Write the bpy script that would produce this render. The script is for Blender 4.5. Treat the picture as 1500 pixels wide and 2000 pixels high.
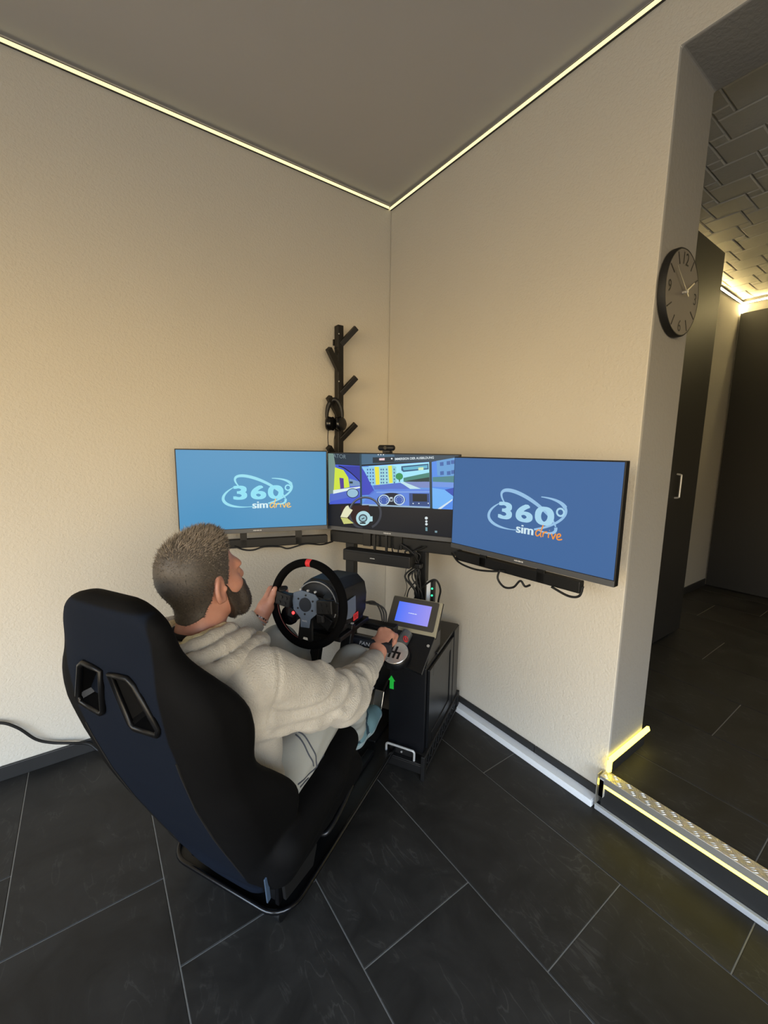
import bpy, math, random
import numpy as np
from mathutils import Matrix, Vector

# ------------------------------------------------------------------ camera, world, light
scene = bpy.context.scene
for o in list(bpy.data.objects): bpy.data.objects.remove(o)
COL = scene.collection
random.seed(7); RNG = np.random.default_rng(7)

CAM_LOC = (-1.48806, -2.05184, 1.29558); CAM_F = 812.3
CAM_R = ((0.8139091, -0.58080779, 0.01463858), (-0.07173137, -0.12545928, -0.98950219), (0.57654712, 0.80431479, -0.14377459))
cam = bpy.data.cameras.new('camera'); camo = bpy.data.objects.new('camera', cam); COL.objects.link(camo)
r_, d_, f_ = [Vector(v) for v in CAM_R]
camo.matrix_world = Matrix(((r_.x, -d_.x, -f_.x, CAM_LOC[0]), (r_.y, -d_.y, -f_.y, CAM_LOC[1]), (r_.z, -d_.z, -f_.z, CAM_LOC[2]), (0, 0, 0, 1)))
cam.sensor_fit = 'HORIZONTAL'; cam.sensor_width = 36; cam.lens = CAM_F * 36 / 1500; cam.clip_start = .02
scene.camera = camo
scene.view_settings.view_transform = 'Standard'; scene.view_settings.look = 'None'
scene.view_settings.exposure = 0.0; scene.view_settings.gamma = 1.0; scene.view_settings.use_curve_mapping = False

def lin(c):
    c = [x / 255 for x in c]
    return tuple(x / 12.92 if x <= .04045 else ((x + .055) / 1.055) ** 2.4 for x in c)

# daylight outside: grey street below the horizon, sun-warmed house fronts low down, blue sky above
world = bpy.data.worlds.new('world'); scene.world = world; world.use_nodes = True
wn, wl = world.node_tree.nodes, world.node_tree.links
wn.clear()
w_out = wn.new('ShaderNodeOutputWorld'); w_bg = wn.new('ShaderNodeBackground')
w_tc = wn.new('ShaderNodeTexCoord'); w_sep = wn.new('ShaderNodeSeparateXYZ'); w_r = wn.new('ShaderNodeValToRGB')
wl.new(w_tc.outputs['Generated'], w_sep.inputs[0])
w_m = wn.new('ShaderNodeMath'); w_m.operation = 'MULTIPLY_ADD'; w_m.inputs[1].default_value = .5; w_m.inputs[2].default_value = .5
wl.new(w_sep.outputs['Z'], w_m.inputs[0]); wl.new(w_m.outputs[0], w_r.inputs[0])
WORLD_S = 1.0
WSTOPS = ((.43, (2.4, 2.2, 1.9)), (.485, (7.5, 5.5, 2.8)), (.545, (11.8, 8.8, 4.6)), (.60, (7.6, 8.6, 9.4)), (.72, (6.4, 9.2, 13.4)))
while len(w_r.color_ramp.elements) < len(WSTOPS): w_r.color_ramp.elements.new(.5)
for el, (p_, c_) in zip(w_r.color_ramp.elements, WSTOPS): el.position = p_; el.color = c_ + (1,)
w_bg.inputs['Strength'].default_value = WORLD_S
wl.new(w_r.outputs[0], w_bg.inputs['Color']); wl.new(w_bg.outputs[0], w_out.inputs[0])
def portal(loc, rot, sx, sy):                       # guides sampling through the two windows
    l = bpy.data.lights.new('window_portal', 'AREA'); l.shape = 'RECTANGLE'; l.size = sx; l.size_y = sy
    l.cycles.is_portal = True
    o = bpy.data.objects.new('window_portal', l); COL.objects.link(o); o.location = loc; o.rotation_euler = rot
WIN_A = (-3.9, -1.0, .35, 2.25)      # y0,y1,z0,z1 in the wall x=-4.2
WIN_B = (-3.7, -.9, .35, 2.25)      # x0,x1,z0,z1 in the wall y=-4.5
portal((-4.19, (WIN_A[0] + WIN_A[1]) / 2, (WIN_A[2] + WIN_A[3]) / 2), (0, -math.pi / 2, 0), WIN_A[3] - WIN_A[2], WIN_A[1] - WIN_A[0])
portal(((WIN_B[0] + WIN_B[1]) / 2, -4.49, (WIN_B[2] + WIN_B[3]) / 2), (math.pi / 2, 0, 0), WIN_B[1] - WIN_B[0], WIN_B[3] - WIN_B[2])

# ------------------------------------------------------------------ materials
def newmat(name):
    m = bpy.data.materials.new(name); m.use_nodes = True
    return m, m.node_tree.nodes, m.node_tree.links, m.node_tree.nodes['Principled BSDF']
def mat(name, col, rough=.5, metal=0., bump=None, spec=.5, var=None, sheen=0., coat=0., coords='Object'):
    """col in sRGB 0-255; bump=(scale,strength,distance); var=(scale,amount) tone variation"""
    m, n, l, b = newmat(name)
    c = lin(col) + (1,)
    b.inputs['Base Color'].default_value = c; b.inputs['Roughness'].default_value = rough
    b.inputs['Metallic'].default_value = metal; b.inputs['Specular IOR Level'].default_value = spec
    b.inputs['Sheen Weight'].default_value = sheen; b.inputs['Coat Weight'].default_value = coat
    tc = n.new('ShaderNodeTexCoord')
    if var:
        t = n.new('ShaderNodeTexNoise'); t.inputs['Scale'].default_value = var[0]; t.inputs['Detail'].default_value = 4
        l.new(tc.outputs[coords], t.inputs['Vector'])
        mx = n.new('ShaderNodeMix'); mx.data_type = 'RGBA'
        mx.inputs[6].default_value = tuple(x * (1 - var[1]) for x in c[:3]) + (1,)
        mx.inputs[7].default_value = tuple(min(1, x * (1 + var[1])) for x in c[:3]) + (1,)
        l.new(t.outputs['Fac'], mx.inputs[0]); l.new(mx.outputs[2], b.inputs['Base Color'])
    if bump:
        t2 = n.new('ShaderNodeTexNoise'); t2.inputs['Scale'].default_value = bump[0]; t2.inputs['Detail'].default_value = 3
        l.new(tc.outputs[coords], t2.inputs['Vector'])
        bp = n.new('ShaderNodeBump'); bp.inputs['Strength'].default_value = bump[1]; bp.inputs['Distance'].default_value = bump[2]
        l.new(t2.outputs['Fac'], bp.inputs['Height']); l.new(bp.outputs[0], b.inputs['Normal'])
    return m
def emat(name, col, strength=1.):
    m, n, l, b = newmat(name)
    b.inputs['Base Color'].default_value = (0.004, 0.004, 0.004, 1); b.inputs['Roughness'].default_value = .35
    b.inputs['Specular IOR Level'].default_value = .2
    b.inputs['Emission Color'].default_value = lin(col) + (1,); b.inputs['Emission Strength'].default_value = strength
    return m

def plaster(name, col, scale, strength):
    m, n, l, b = newmat(name)
    b.inputs['Roughness'].default_value = .9; b.inputs['Specular IOR Level'].default_value = .15
    tc = n.new('ShaderNodeTexCoord')
    no = n.new('ShaderNodeTexNoise'); no.inputs['Scale'].default_value = 1.3; no.inputs['Detail'].default_value = 5
    l.new(tc.outputs['Object'], no.inputs['Vector'])
    mx = n.new('ShaderNodeMix'); mx.data_type = 'RGBA'; c = lin(col)
    mx.inputs[6].default_value = tuple(x * .93 for x in c) + (1,); mx.inputs[7].default_value = tuple(min(1, x * 1.05) for x in c) + (1,)
    l.new(no.outputs['Fac'], mx.inputs[0]); l.new(mx.outputs[2], b.inputs['Base Color'])
    # roughcast: stretched noise over grains
    a = n.new('ShaderNodeTexNoise'); a.inputs['Scale'].default_value = scale; a.inputs['Detail'].default_value = 4; a.inputs['Roughness'].default_value = .6; a.inputs['Distortion'].default_value = .4
    v = n.new('ShaderNodeTexVoronoi'); v.inputs['Scale'].default_value = scale * 1.5; v.feature = 'SMOOTH_F1'
    l.new(tc.outputs['Object'], a.inputs['Vector']); l.new(tc.outputs['Object'], v.inputs['Vector'])
    ad = n.new('ShaderNodeMath'); ad.operation = 'MULTIPLY_ADD'; ad.inputs[1].default_value = .2
    l.new(v.outputs['Distance'], ad.inputs[0]); l.new(a.outputs['Fac'], ad.inputs[2])
    bp = n.new('ShaderNodeBump'); bp.inputs['Strength'].default_value = strength; bp.inputs['Distance'].default_value = .006
    l.new(ad.outputs[0], bp.inputs['Height']); l.new(bp.outputs[0], b.inputs['Normal'])
    return m

def slate(name, col):
    m, n, l, b = newmat(name)
    tc = n.new('ShaderNodeTexCoord'); oi = n.new('ShaderNodeObjectInfo'); geo = n.new('ShaderNodeNewGeometry')
    cv = n.new('ShaderNodeVectorMath'); cv.operation = 'SCALE'; cv.inputs['Scale'].default_value = 37.
    cb = n.new('ShaderNodeCombineXYZ')
    for i in range(3): l.new(oi.outputs['Random'], cb.inputs[i])
    l.new(cb.outputs[0], cv.inputs[0])
    ad = n.new('ShaderNodeVectorMath'); ad.operation = 'ADD'; l.new(geo.outputs['Position'], ad.inputs[0]); l.new(cv.outputs[0], ad.inputs[1])
    big = n.new('ShaderNodeTexNoise'); big.inputs['Scale'].default_value = 5; big.inputs['Detail'].default_value = 8; big.inputs['Roughness'].default_value = .65; big.inputs['Distortion'].default_value = .8
    l.new(ad.outputs[0], big.inputs['Vector'])
    # thin pale veins: stretched, distorted noise near its mid value
    mp = n.new('ShaderNodeMapping'); mp.inputs['Scale'].default_value = (5, 1.6, 1); mp.inputs['Rotation'].default_value = (0, 0, .5)
    l.new(ad.outputs[0], mp.inputs['Vector'])
    ve = n.new('ShaderNodeTexNoise'); ve.inputs['Scale'].default_value = 2.2; ve.inputs['Detail'].default_value = 6; ve.inputs['Distortion'].default_value = 1.6
    l.new(mp.outputs[0], ve.inputs['Vector'])
    s1 = n.new('ShaderNodeMath'); s1.operation = 'SUBTRACT'; s1.inputs[1].default_value = .5; l.new(ve.outputs['Fac'], s1.inputs[0])
    s2 = n.new('ShaderNodeMath'); s2.operation = 'ABSOLUTE'; l.new(s1.outputs[0], s2.inputs[0])
    s3 = n.new('ShaderNodeMapRange'); s3.inputs['From Min'].default_value = 0; s3.inputs['From Max'].default_value = .018; s3.inputs['To Min'].default_value = 1; s3.inputs['To Max'].default_value = 0
    l.new(s2.outputs[0], s3.inputs['Value'])
    gate = n.new('ShaderNodeMapRange'); gate.inputs['From Min'].default_value = .46; gate.inputs['From Max'].default_value = .62
    l.new(big.outputs['Fac'], gate.inputs['Value'])
    vm = n.new('ShaderNodeMath'); vm.operation = 'MULTIPLY'; l.new(s3.outputs[0], vm.inputs[0]); l.new(gate.outputs[0], vm.inputs[1])
    c = lin(col)
    cr = n.new('ShaderNodeValToRGB'); cr.color_ramp.elements[0].position = .3; cr.color_ramp.elements[1].position = .75
    cr.color_ramp.elements[0].color = tuple(x * .62 for x in c) + (1,); cr.color_ramp.elements[1].color = tuple(x * 1.7 for x in c) + (1,)
    l.new(big.outputs['Fac'], cr.inputs[0])
    mx = n.new('ShaderNodeMix'); mx.data_type = 'RGBA'; mx.inputs[7].default_value = tuple(x * 3.2 for x in c) + (1,)
    vf = n.new('ShaderNodeMath'); vf.operation = 'MULTIPLY'; vf.inputs[1].default_value = .7; l.new(vm.outputs[0], vf.inputs[0])
    l.new(cr.outputs[0], mx.inputs[6]); l.new(vf.outputs[0], mx.inputs[0]); l.new(mx.outputs[2], b.inputs['Base Color'])
    rr = n.new('ShaderNodeMapRange'); rr.inputs['To Min'].default_value = .42; rr.inputs['To Max'].default_value = .62
    l.new(big.outputs['Fac'], rr.inputs['Value']); l.new(rr.outputs[0], b.inputs['Roughness'])
    b.inputs['Specular IOR Level'].default_value = .28
    bp = n.new('ShaderNodeBump'); bp.inputs['Strength'].default_value = .35; bp.inputs['Distance'].default_value = .003
    l.new(big.outputs['Fac'], bp.inputs['Height']); l.new(bp.outputs[0], b.inputs['Normal'])
    return m

M = {}
M['wall'] = plaster('wall_roughcast', (210, 203, 189), 95, .5)
M['ceiling'] = plaster('ceiling_plaster', (190, 187, 183), 14, .12)
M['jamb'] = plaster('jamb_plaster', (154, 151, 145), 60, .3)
M['tile'] = slate('slate_tile', (39, 37, 34))
M['tile_hall'] = slate('slate_tile_hall', (38, 37, 35))
M['grout'] = mat('grout', (150, 148, 142), .9)
M['base_tile'] = mat('skirting_tile', (36, 36, 36), .5, var=(12, .25))
M['ceil_panel'] = mat('ceiling_panel', (206, 202, 190), .9, bump=(70, .5, .004))
M['white_pvc'] = mat('white_pvc', (236, 238, 240), .45)
M['grey_pvc'] = mat('grey_pvc', (176, 178, 180), .45)
M['led'] = emat('led_diffuser', (255, 240, 178), 1.35)
M['led_hall'] = emat('led_hall', (255, 228, 160), 95.)
M['led_step'] = emat('led_step', (255, 230, 84), 7.)
M['channel'] = mat('led_channel', (40, 38, 34), .5)
M['alu'] = mat('aluminium', (190, 190, 188), .28, 1.)
M['chrome'] = mat('chrome', (222, 220, 216), .25, .6, bump=(40, .05, .002))
M['handle'] = mat('satin_handle', (205, 205, 203), .3, .25)
M['steel'] = mat('brushed_steel', (200, 200, 200), .35, .5)
M['blk_metal'] = mat('black_powdercoat', (9, 10, 12), .42)
M['blk_gloss'] = mat('black_gloss', (9, 9, 11), .22)
M['blk_plastic'] = mat('black_plastic', (10, 10, 11), .5)
M['blk_rubber'] = mat('black_cable', (10, 10, 11), .55)
M['blk_suede'] = mat('black_suede', (7, 7, 8), .9, bump=(900, .3, .001), spec=.1)
M['wardrobe'] = mat('wardrobe_front', (32, 31, 29), .5, var=(6, .1))
M['door'] = mat('black_door', (16, 15, 14), .5)
def seatmat():
    m, n, l, b = newmat('seat_fabric'); b.inputs['Roughness'].default_value = .75; b.inputs['Specular IOR Level'].default_value = .12
    at = n.new('ShaderNodeAttribute'); at.attribute_name = 'panel'; mr = n.new('ShaderNodeMapRange'); mr.inputs['From Min'].default_value = .47; mr.inputs['From Max'].default_value = .53
    mx = n.new('ShaderNodeMix'); mx.data_type = 'RGBA'; mx.inputs[6].default_value = lin((6, 6, 7)) + (1,); mx.inputs[7].default_value = lin((12, 19, 31)) + (1,)
    l.new(at.outputs['Fac'], mr.inputs['Value']); l.new(mr.outputs[0], mx.inputs[0]); l.new(mx.outputs[2], b.inputs['Base Color'])
    tc = n.new('ShaderNodeTexCoord'); t = n.new('ShaderNodeTexNoise'); t.inputs['Scale'].default_value = 600; l.new(tc.outputs['Object'], t.inputs['Vector'])
    bp = n.new('ShaderNodeBump'); bp.inputs['Strength'].default_value = .3; bp.inputs['Distance'].default_value = .001; l.new(t.outputs['Fac'], bp.inputs['Height']); l.new(bp.outputs[0], b.inputs['Normal'])
    return m
M['seat'] = seatmat()
M['blk_satin'] = mat('black_satin', (8, 8, 9), .38, spec=.3)
M['rack'] = mat('rack_wood_black', (14, 11, 9), .45, bump=(60, .2, .001), coords='Object')
M['clock_face'] = mat('clock_face', (116, 110, 104), .6)
M['ink'] = mat('black_ink', (18, 17, 16), .6)
M['clock_hand'] = mat('clock_hand', (205, 200, 190), .3, .8)
M['red'] = mat('red_mark', (225, 50, 55), .6)
M['red_led'] = emat('red_led', (255, 60, 60), 3.)
M['green_led'] = emat('green_led', (60, 255, 170), 1.6)
M['green'] = mat('green_sticker', (30, 205, 70), .6)
M['grey_plate'] = mat('grey_blue_plate', (104, 116, 132), .45, .2)
M['dark_plate'] = mat('dark_plate', (38, 42, 50), .5, .2)
M['text_white'] = mat('white_print', (215, 215, 215), .6)
M['panel_beige'] = mat('panel_frame', (176, 168, 142), .4, .3)
M['panel_bezel'] = mat('panel_bezel', (66, 62, 56), .5)
M['silver_tube'] = mat('grey_tube', (120, 122, 122), .35, .6)
M['chin'] = mat('monitor_chin', (92, 94, 98), .4, .5)
M['cab'] = mat('console_black', (14, 15, 18), .32)
M['cab_front'] = mat('console_front', (8, 10, 16), .4)
M['cab_dark'] = mat('console_matt', (18, 18, 19), .5)
M['hoodie'] = mat('hoodie_fleece', (188, 181, 168), .95, bump=(260, .8, .004), var=(22, .2), sheen=.2)
M['lining'] = mat('hood_lining', (226, 214, 172), 1., bump=(150, .9, .006), var=(60, .12))
M['shirt'] = mat('black_shirt', (14, 14, 15), .9)
M['jeans'] = mat('grey_jeans', (168, 168, 160), .9, bump=(500, .4, .001), var=(9, .16))
M['seam'] = mat('jeans_seam', (72, 76, 84), .9)
M['hood_seam'] = mat('hoodie_seam', (128, 118, 104), .95)
M['shoe'] = mat('shoe_knit', (112, 146, 152), .8, bump=(400, .4, .001), var=(30, .2))
M['shoe_dark'] = mat('shoe_trim', (44, 66, 78), .7)
M['sole'] = mat('shoe_sole', (160, 178, 180), .6)
M['bead'] = mat('bracelet_bead', (205, 198, 200), .3, .5)
def skinmat():
    m, n, l, b = newmat('skin')
    tc = n.new('ShaderNodeTexCoord'); t = n.new('ShaderNodeTexNoise'); t.inputs['Scale'].default_value = 30; t.inputs['Detail'].default_value = 5
    l.new(tc.outputs['Object'], t.inputs['Vector'])
    mx = n.new('ShaderNodeMix'); mx.data_type = 'RGBA'; mx.inputs[6].default_value = lin((172, 112, 92)) + (1,); mx.inputs[7].default_value = lin((208, 154, 130)) + (1,)
    l.new(t.outputs['Fac'], mx.inputs[0]); l.new(mx.outputs[2], b.inputs['Base Color'])
    b.inputs['Roughness'].default_value = .5
    b.inputs['Subsurface Weight'].default_value = .12; b.inputs['Subsurface Radius'].default_value = (.012, .004, .002); b.inputs['Subsurface Scale'].default_value = .5
    t2 = n.new('ShaderNodeTexNoise'); t2.inputs['Scale'].default_value = 260; l.new(tc.outputs['Object'], t2.inputs['Vector'])
    bp = n.new('ShaderNodeBump'); bp.inputs['Strength'].default_value = .15; bp.inputs['Distance'].default_value = .002
    l.new(t2.outputs['Fac'], bp.inputs['Height']); l.new(bp.outputs[0], b.inputs['Normal'])
    return m
M['skin'] = skinmat()
def hairmat(name, dark, light):
    m, n, l, b = newmat(name)
    at = n.new('ShaderNodeAttribute'); at.attribute_name = 'tone'
    mx = n.new('ShaderNodeMix'); mx.data_type = 'RGBA'; mx.inputs[6].default_value = lin(dark) + (1,); mx.inputs[7].default_value = lin(light) + (1,)
    l.new(at.outputs['Fac'], mx.inputs[0]); l.new(mx.outputs[2], b.inputs['Base Color'])
    b.inputs['Roughness'].default_value = .55
    return m
M['hair'] = hairmat('hair', (40, 36, 34), (146, 132, 114))
M['beard'] = hairmat('beard', (36, 29, 24), (104, 86, 70))
def tread():
    m, n, l, b = newmat('checker_plate')
    b.inputs['Metallic'].default_value = .75; b.inputs['Roughness'].default_value = .38; b.inputs['Base Color'].default_value = lin((200, 196, 186)) + (1,)
    return m
M['tread'] = tread()

# ------------------------------------------------------------------ frames, things, parts
RIG_A = math.radians(-60.5); RIG_O = (-1.19576, -0.97204, 0.)
RIG = Matrix.Translation(RIG_O) @ Matrix.Rotation(RIG_A, 4, 'Z')
WORLD = Matrix.Identity(4)
BASE = {}
def thing(name, label, cat, base=(0, 0, 0), frame=RIG, group=None):
    o = bpy.data.objects.new(name, None); COL.objects.link(o); o.empty_display_size = .05
    o.matrix_world = frame @ Matrix.Translation(base); BASE[o] = Vector(base)
    tag(o, label, cat, group); return o
def tag(o, label, cat, group=None):
    o['label'] = label; o['category'] = cat
    if group: o['group'] = group
def struct(o): o['kind'] = 'structure'; return o
def link_mesh(name, me, parent=None, base=(0, 0, 0), frame=RIG):
    o = bpy.data.objects.new(name, me); COL.objects.link(o)
    if parent is not None:
        o.parent = parent; BASE[o] = BASE[parent]
    else:
        BASE[o] = Vector(base); o.matrix_world = frame @ Matrix.Translation(base)
    return o

def rotm(ax, ang): return np.array(Matrix.Rotation(ang, 3, ax))
def unit(v): v = np.asarray(v, float); return v / np.linalg.norm(v)
def catmull(P, n=8):
    P = [np.asarray(p, float) for p in P]
    if len(P) < 3: return P
    Q = [2 * P[0] - P[1]] + P + [2 * P[-1] - P[-2]]; out = []
    for i in range(1, len(Q) - 2):
        a, b, c, d = Q[i - 1:i + 3]
        for k in range(n):
            t = k / n
            out.append(.5 * ((2 * b) + (c - a) * t + (2 * a - 5 * b + 4 * c - d) * t * t + (-a + 3 * b - 3 * c + d) * t ** 3))
    out.append(P[-1]); return out

class MB:
    def __init__(s): s.v = []; s.f = []; s.m = []
    def add(s, V, F, mi=0):
        o = len(s.v); s.v += [tuple(map(float, x)) for x in V]; s.f += [tuple(i + o for i in q) for q in F]; s.m += [mi] * len(F); return s
    def box(s, lo, hi, mi=0):
        x0, y0, z0 = lo; x1, y1, z1 = hi
        V = [(x0, y0, z0), (x1, y0, z0), (x1, y1, z0), (x0, y1, z0), (x0, y0, z1), (x1, y0, z1), (x1, y1, z1), (x0, y1, z1)]
        return s.add(V, [(0, 3, 2, 1), (4, 5, 6, 7), (0, 1, 5, 4), (1, 2, 6, 5), (2, 3, 7, 6), (3, 0, 4, 7)], mi)
    def obox(s, c, ax, half, mi=0):
        c = np.asarray(c, float); ax = [np.asarray(a, float) for a in ax]
        V = [c + sx * half[0] * ax[0] + sy * half[1] * ax[1] + sz * half[2] * ax[2] for sz in (-1, 1) for sx, sy in ((-1, -1), (1, -1), (1, 1), (-1, 1))]
        F = [(0, 3, 2, 1), (4, 5, 6, 7), (0, 1, 5, 4), (1, 2, 6, 5), (2, 3, 7, 6), (3, 0, 4, 7)]
        if np.dot(np.cross(ax[0], ax[1]), ax[2]) < 0: F = [q[::-1] for q in F]
        return s.add(V, F, mi)
    def beam(s, a, b, w, h, up=(0, 0, 1), mi=0):
        a = np.asarray(a, float); b = np.asarray(b, float); d = unit(b - a); r = unit(np.cross(d, up)); u = np.cross(r, d)
        return s.obox((a + b) / 2, (r, d, u), (w / 2, np.linalg.norm(b - a) / 2, h / 2), mi)
    def cyl(s, a, b, ra, rb=None, n=20, mi=0, caps=True):
        rb = ra if rb is None else rb
        a = np.asarray(a, float); b = np.asarray(b, float); d = unit(b - a)
        t = np.array([1, 0, 0]) if abs(d[0]) < .9 else np.array([0, 1, 0]); u = unit(np.cross(d, t)); w = np.cross(d, u)
        V = []; 
        for c, r in ((a, ra), (b, rb)):
            V += [c + r * (math.cos(2 * math.pi * i / n) * u + math.sin(2 * math.pi * i / n) * w) for i in range(n)]
        F = [(i, (i + 1) % n, n + (i + 1) % n, n + i) for i in range(n)]
        if caps: F += [tuple(range(n))[::-1], tuple(range(n, 2 * n))]
        return s.add(V, F, mi)
    def lathe(s, prof, c, axis, n=32, mi=0, up=None):
        """prof: list of (distance along axis, radius)"""
        c = np.asarray(c, float); d = unit(axis)
        t = np.array([1, 0, 0]) if abs(d[0]) < .9 else np.array([0, 1, 0]); u = unit(np.cross(d, t)); w = np.cross(d, u)
        V = [c + h * d + r * (math.cos(2 * math.pi * i / n) * u + math.sin(2 * math.pi * i / n) * w) for h, r in prof for i in range(n)]
        F = []
        for k in range(len(prof) - 1):
            F += [(k * n + i, k * n + (i + 1) % n, (k + 1) * n + (i + 1) % n, (k + 1) * n + i) for i in range(n)]
        F += [tuple(range(n))[::-1], tuple((len(prof) - 1) * n + i for i in range(n))]
        return s.add(V, F, mi)
    def tube(s, P, r, n=8, sm=8, mi=0, closed=False):
        P = catmull(P, sm) if sm > 1 and not closed else [np.asarray(p, float) for p in P]
        N = len(P); V = []; u = None
        rs = r if hasattr(r, '__len__') else [r] * N
        if len(rs) != N: rs = np.interp(np.linspace(0, 1, N), np.linspace(0, 1, len(rs)), rs)
        for i in range(N):
            a = P[(i - 1) % N] if closed or i > 0 else P[i]; b = P[(i + 1) % N] if closed or i < N - 1 else P[i]
            d = unit(b - a)
            if u is None:
                t = np.array([0, 0, 1.]) if abs(d[2]) < .9 else np.array([1., 0, 0]); u = unit(np.cross(d, t))
            u = unit(u - d * np.dot(u, d)); w = np.cross(d, u)
            V += [P[i] + rs[i] * (math.cos(2 * math.pi * k / n) * u + math.sin(2 * math.pi * k / n) * w) for k in range(n)]
        F = []
        for i in range(N if closed else N - 1):
            j = (i + 1) % N
            F += [(i * n + k, i * n + (k + 1) % n, j * n + (k + 1) % n, j * n + k) for k in range(n)]
        if not closed: F += [tuple(range(n))[::-1], tuple((N - 1) * n + k for k in range(n))]
        return s.add(V, F, mi)
    def prism(s, P, off, mi=0):
        P = [np.asarray(p, float) for p in P]; off = np.asarray(off, float); n = len(P)
        nrm = sum(np.cross(P[i] - P[0], P[(i + 1) % n] - P[0]) for i in range(n))
        if np.dot(nrm, off) > 0: P = P[::-1]
        V = P + [p + off for p in P]
        F = [tuple(range(n)), tuple(range(n, 2 * n))[::-1]] + [(i, n + i, n + (i + 1) % n, (i + 1) % n) for i in range(n)]
        return s.add(V, F, mi)
    def poly(s, P, mi=0): return s.add(P, [tuple(range(len(P)))], mi)
    def mesh(s, name, base, mats, smooth=None):
        me = bpy.data.meshes.new(name)
        me.from_pydata([(x - base[0], y - base[1], z - base[2]) for x, y, z in s.v], [], s.f)
        for m in (mats if isinstance(mats, (list, tuple)) else [mats]): me.materials.append(M[m] if isinstance(m, str) else m)
        if any(s.m): me.polygons.foreach_set('material_index', s.m)
        if smooth:
            me.polygons.foreach_set('use_smooth', [True] * len(me.polygons)); me.set_sharp_from_angle(angle=math.radians(smooth))
        me.update(); return me
    def part(s, name, mats, parent, smooth=None, bevel=0, seg=2, label=None):
        o = link_mesh(name, s.mesh(name, BASE[parent], mats, smooth), parent)
        if label: o['label'] = label
        if bevel: bev(o, bevel, seg)
        return o
    def solo(s, name, mats, label, cat, base=(0, 0, 0), frame=RIG, smooth=None, bevel=0, seg=2, group=None):
        o = link_mesh(name, s.mesh(name, base, mats, smooth), None, base, frame)
        if label: tag(o, label, cat, group)
        if bevel: bev(o, bevel, seg)
        return o
def bev(o, w, seg=2):
    b = o.modifiers.new('bevel', 'BEVEL'); b.width = w; b.segments = seg; b.limit_method = 'ANGLE'; b.angle_limit = math.radians(35); b.harden_normals = False

def text_geo(s, size, offset=0., shear=0., extrude=0., space=1.):
    cu = bpy.data.curves.new('t', 'FONT'); cu.body = s; cu.size = size; cu.offset = offset; cu.shear = shear; cu.extrude = extrude
    cu.space_character = space; cu.align_x = 'LEFT'; cu.resolution_u = 6
    o = bpy.data.objects.new('t', cu); COL.objects.link(o)
    dg = bpy.context.evaluated_depsgraph_get(); dg.update()
    me = bpy.data.meshes.new_from_object(o.evaluated_get(dg))
    V = np.array([v.co[:] for v in me.vertices]); F = [tuple(p.vertices) for p in me.polygons]
    bpy.data.objects.remove(o); bpy.data.curves.remove(cu); bpy.data.meshes.remove(me)
    return V, F
def text_fit(mb, s, x0, x1, y0, y1, frame, mi=0, **kw):
    """lettering stretched to the box x0..x1, y0..y1 of a plane frame(x,y)->3D"""
    V, F = text_geo(s, 1., **kw)
    lo, hi = V.min(0), V.max(0)
    X = x0 + (V[:, 0] - lo[0]) / (hi[0] - lo[0]) * (x1 - x0); Y = y0 + (V[:, 1] - lo[1]) / (hi[1] - lo[1]) * (y1 - y0)
    mb.add([frame(a, b) for a, b in zip(X, Y)], F, mi)

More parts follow.
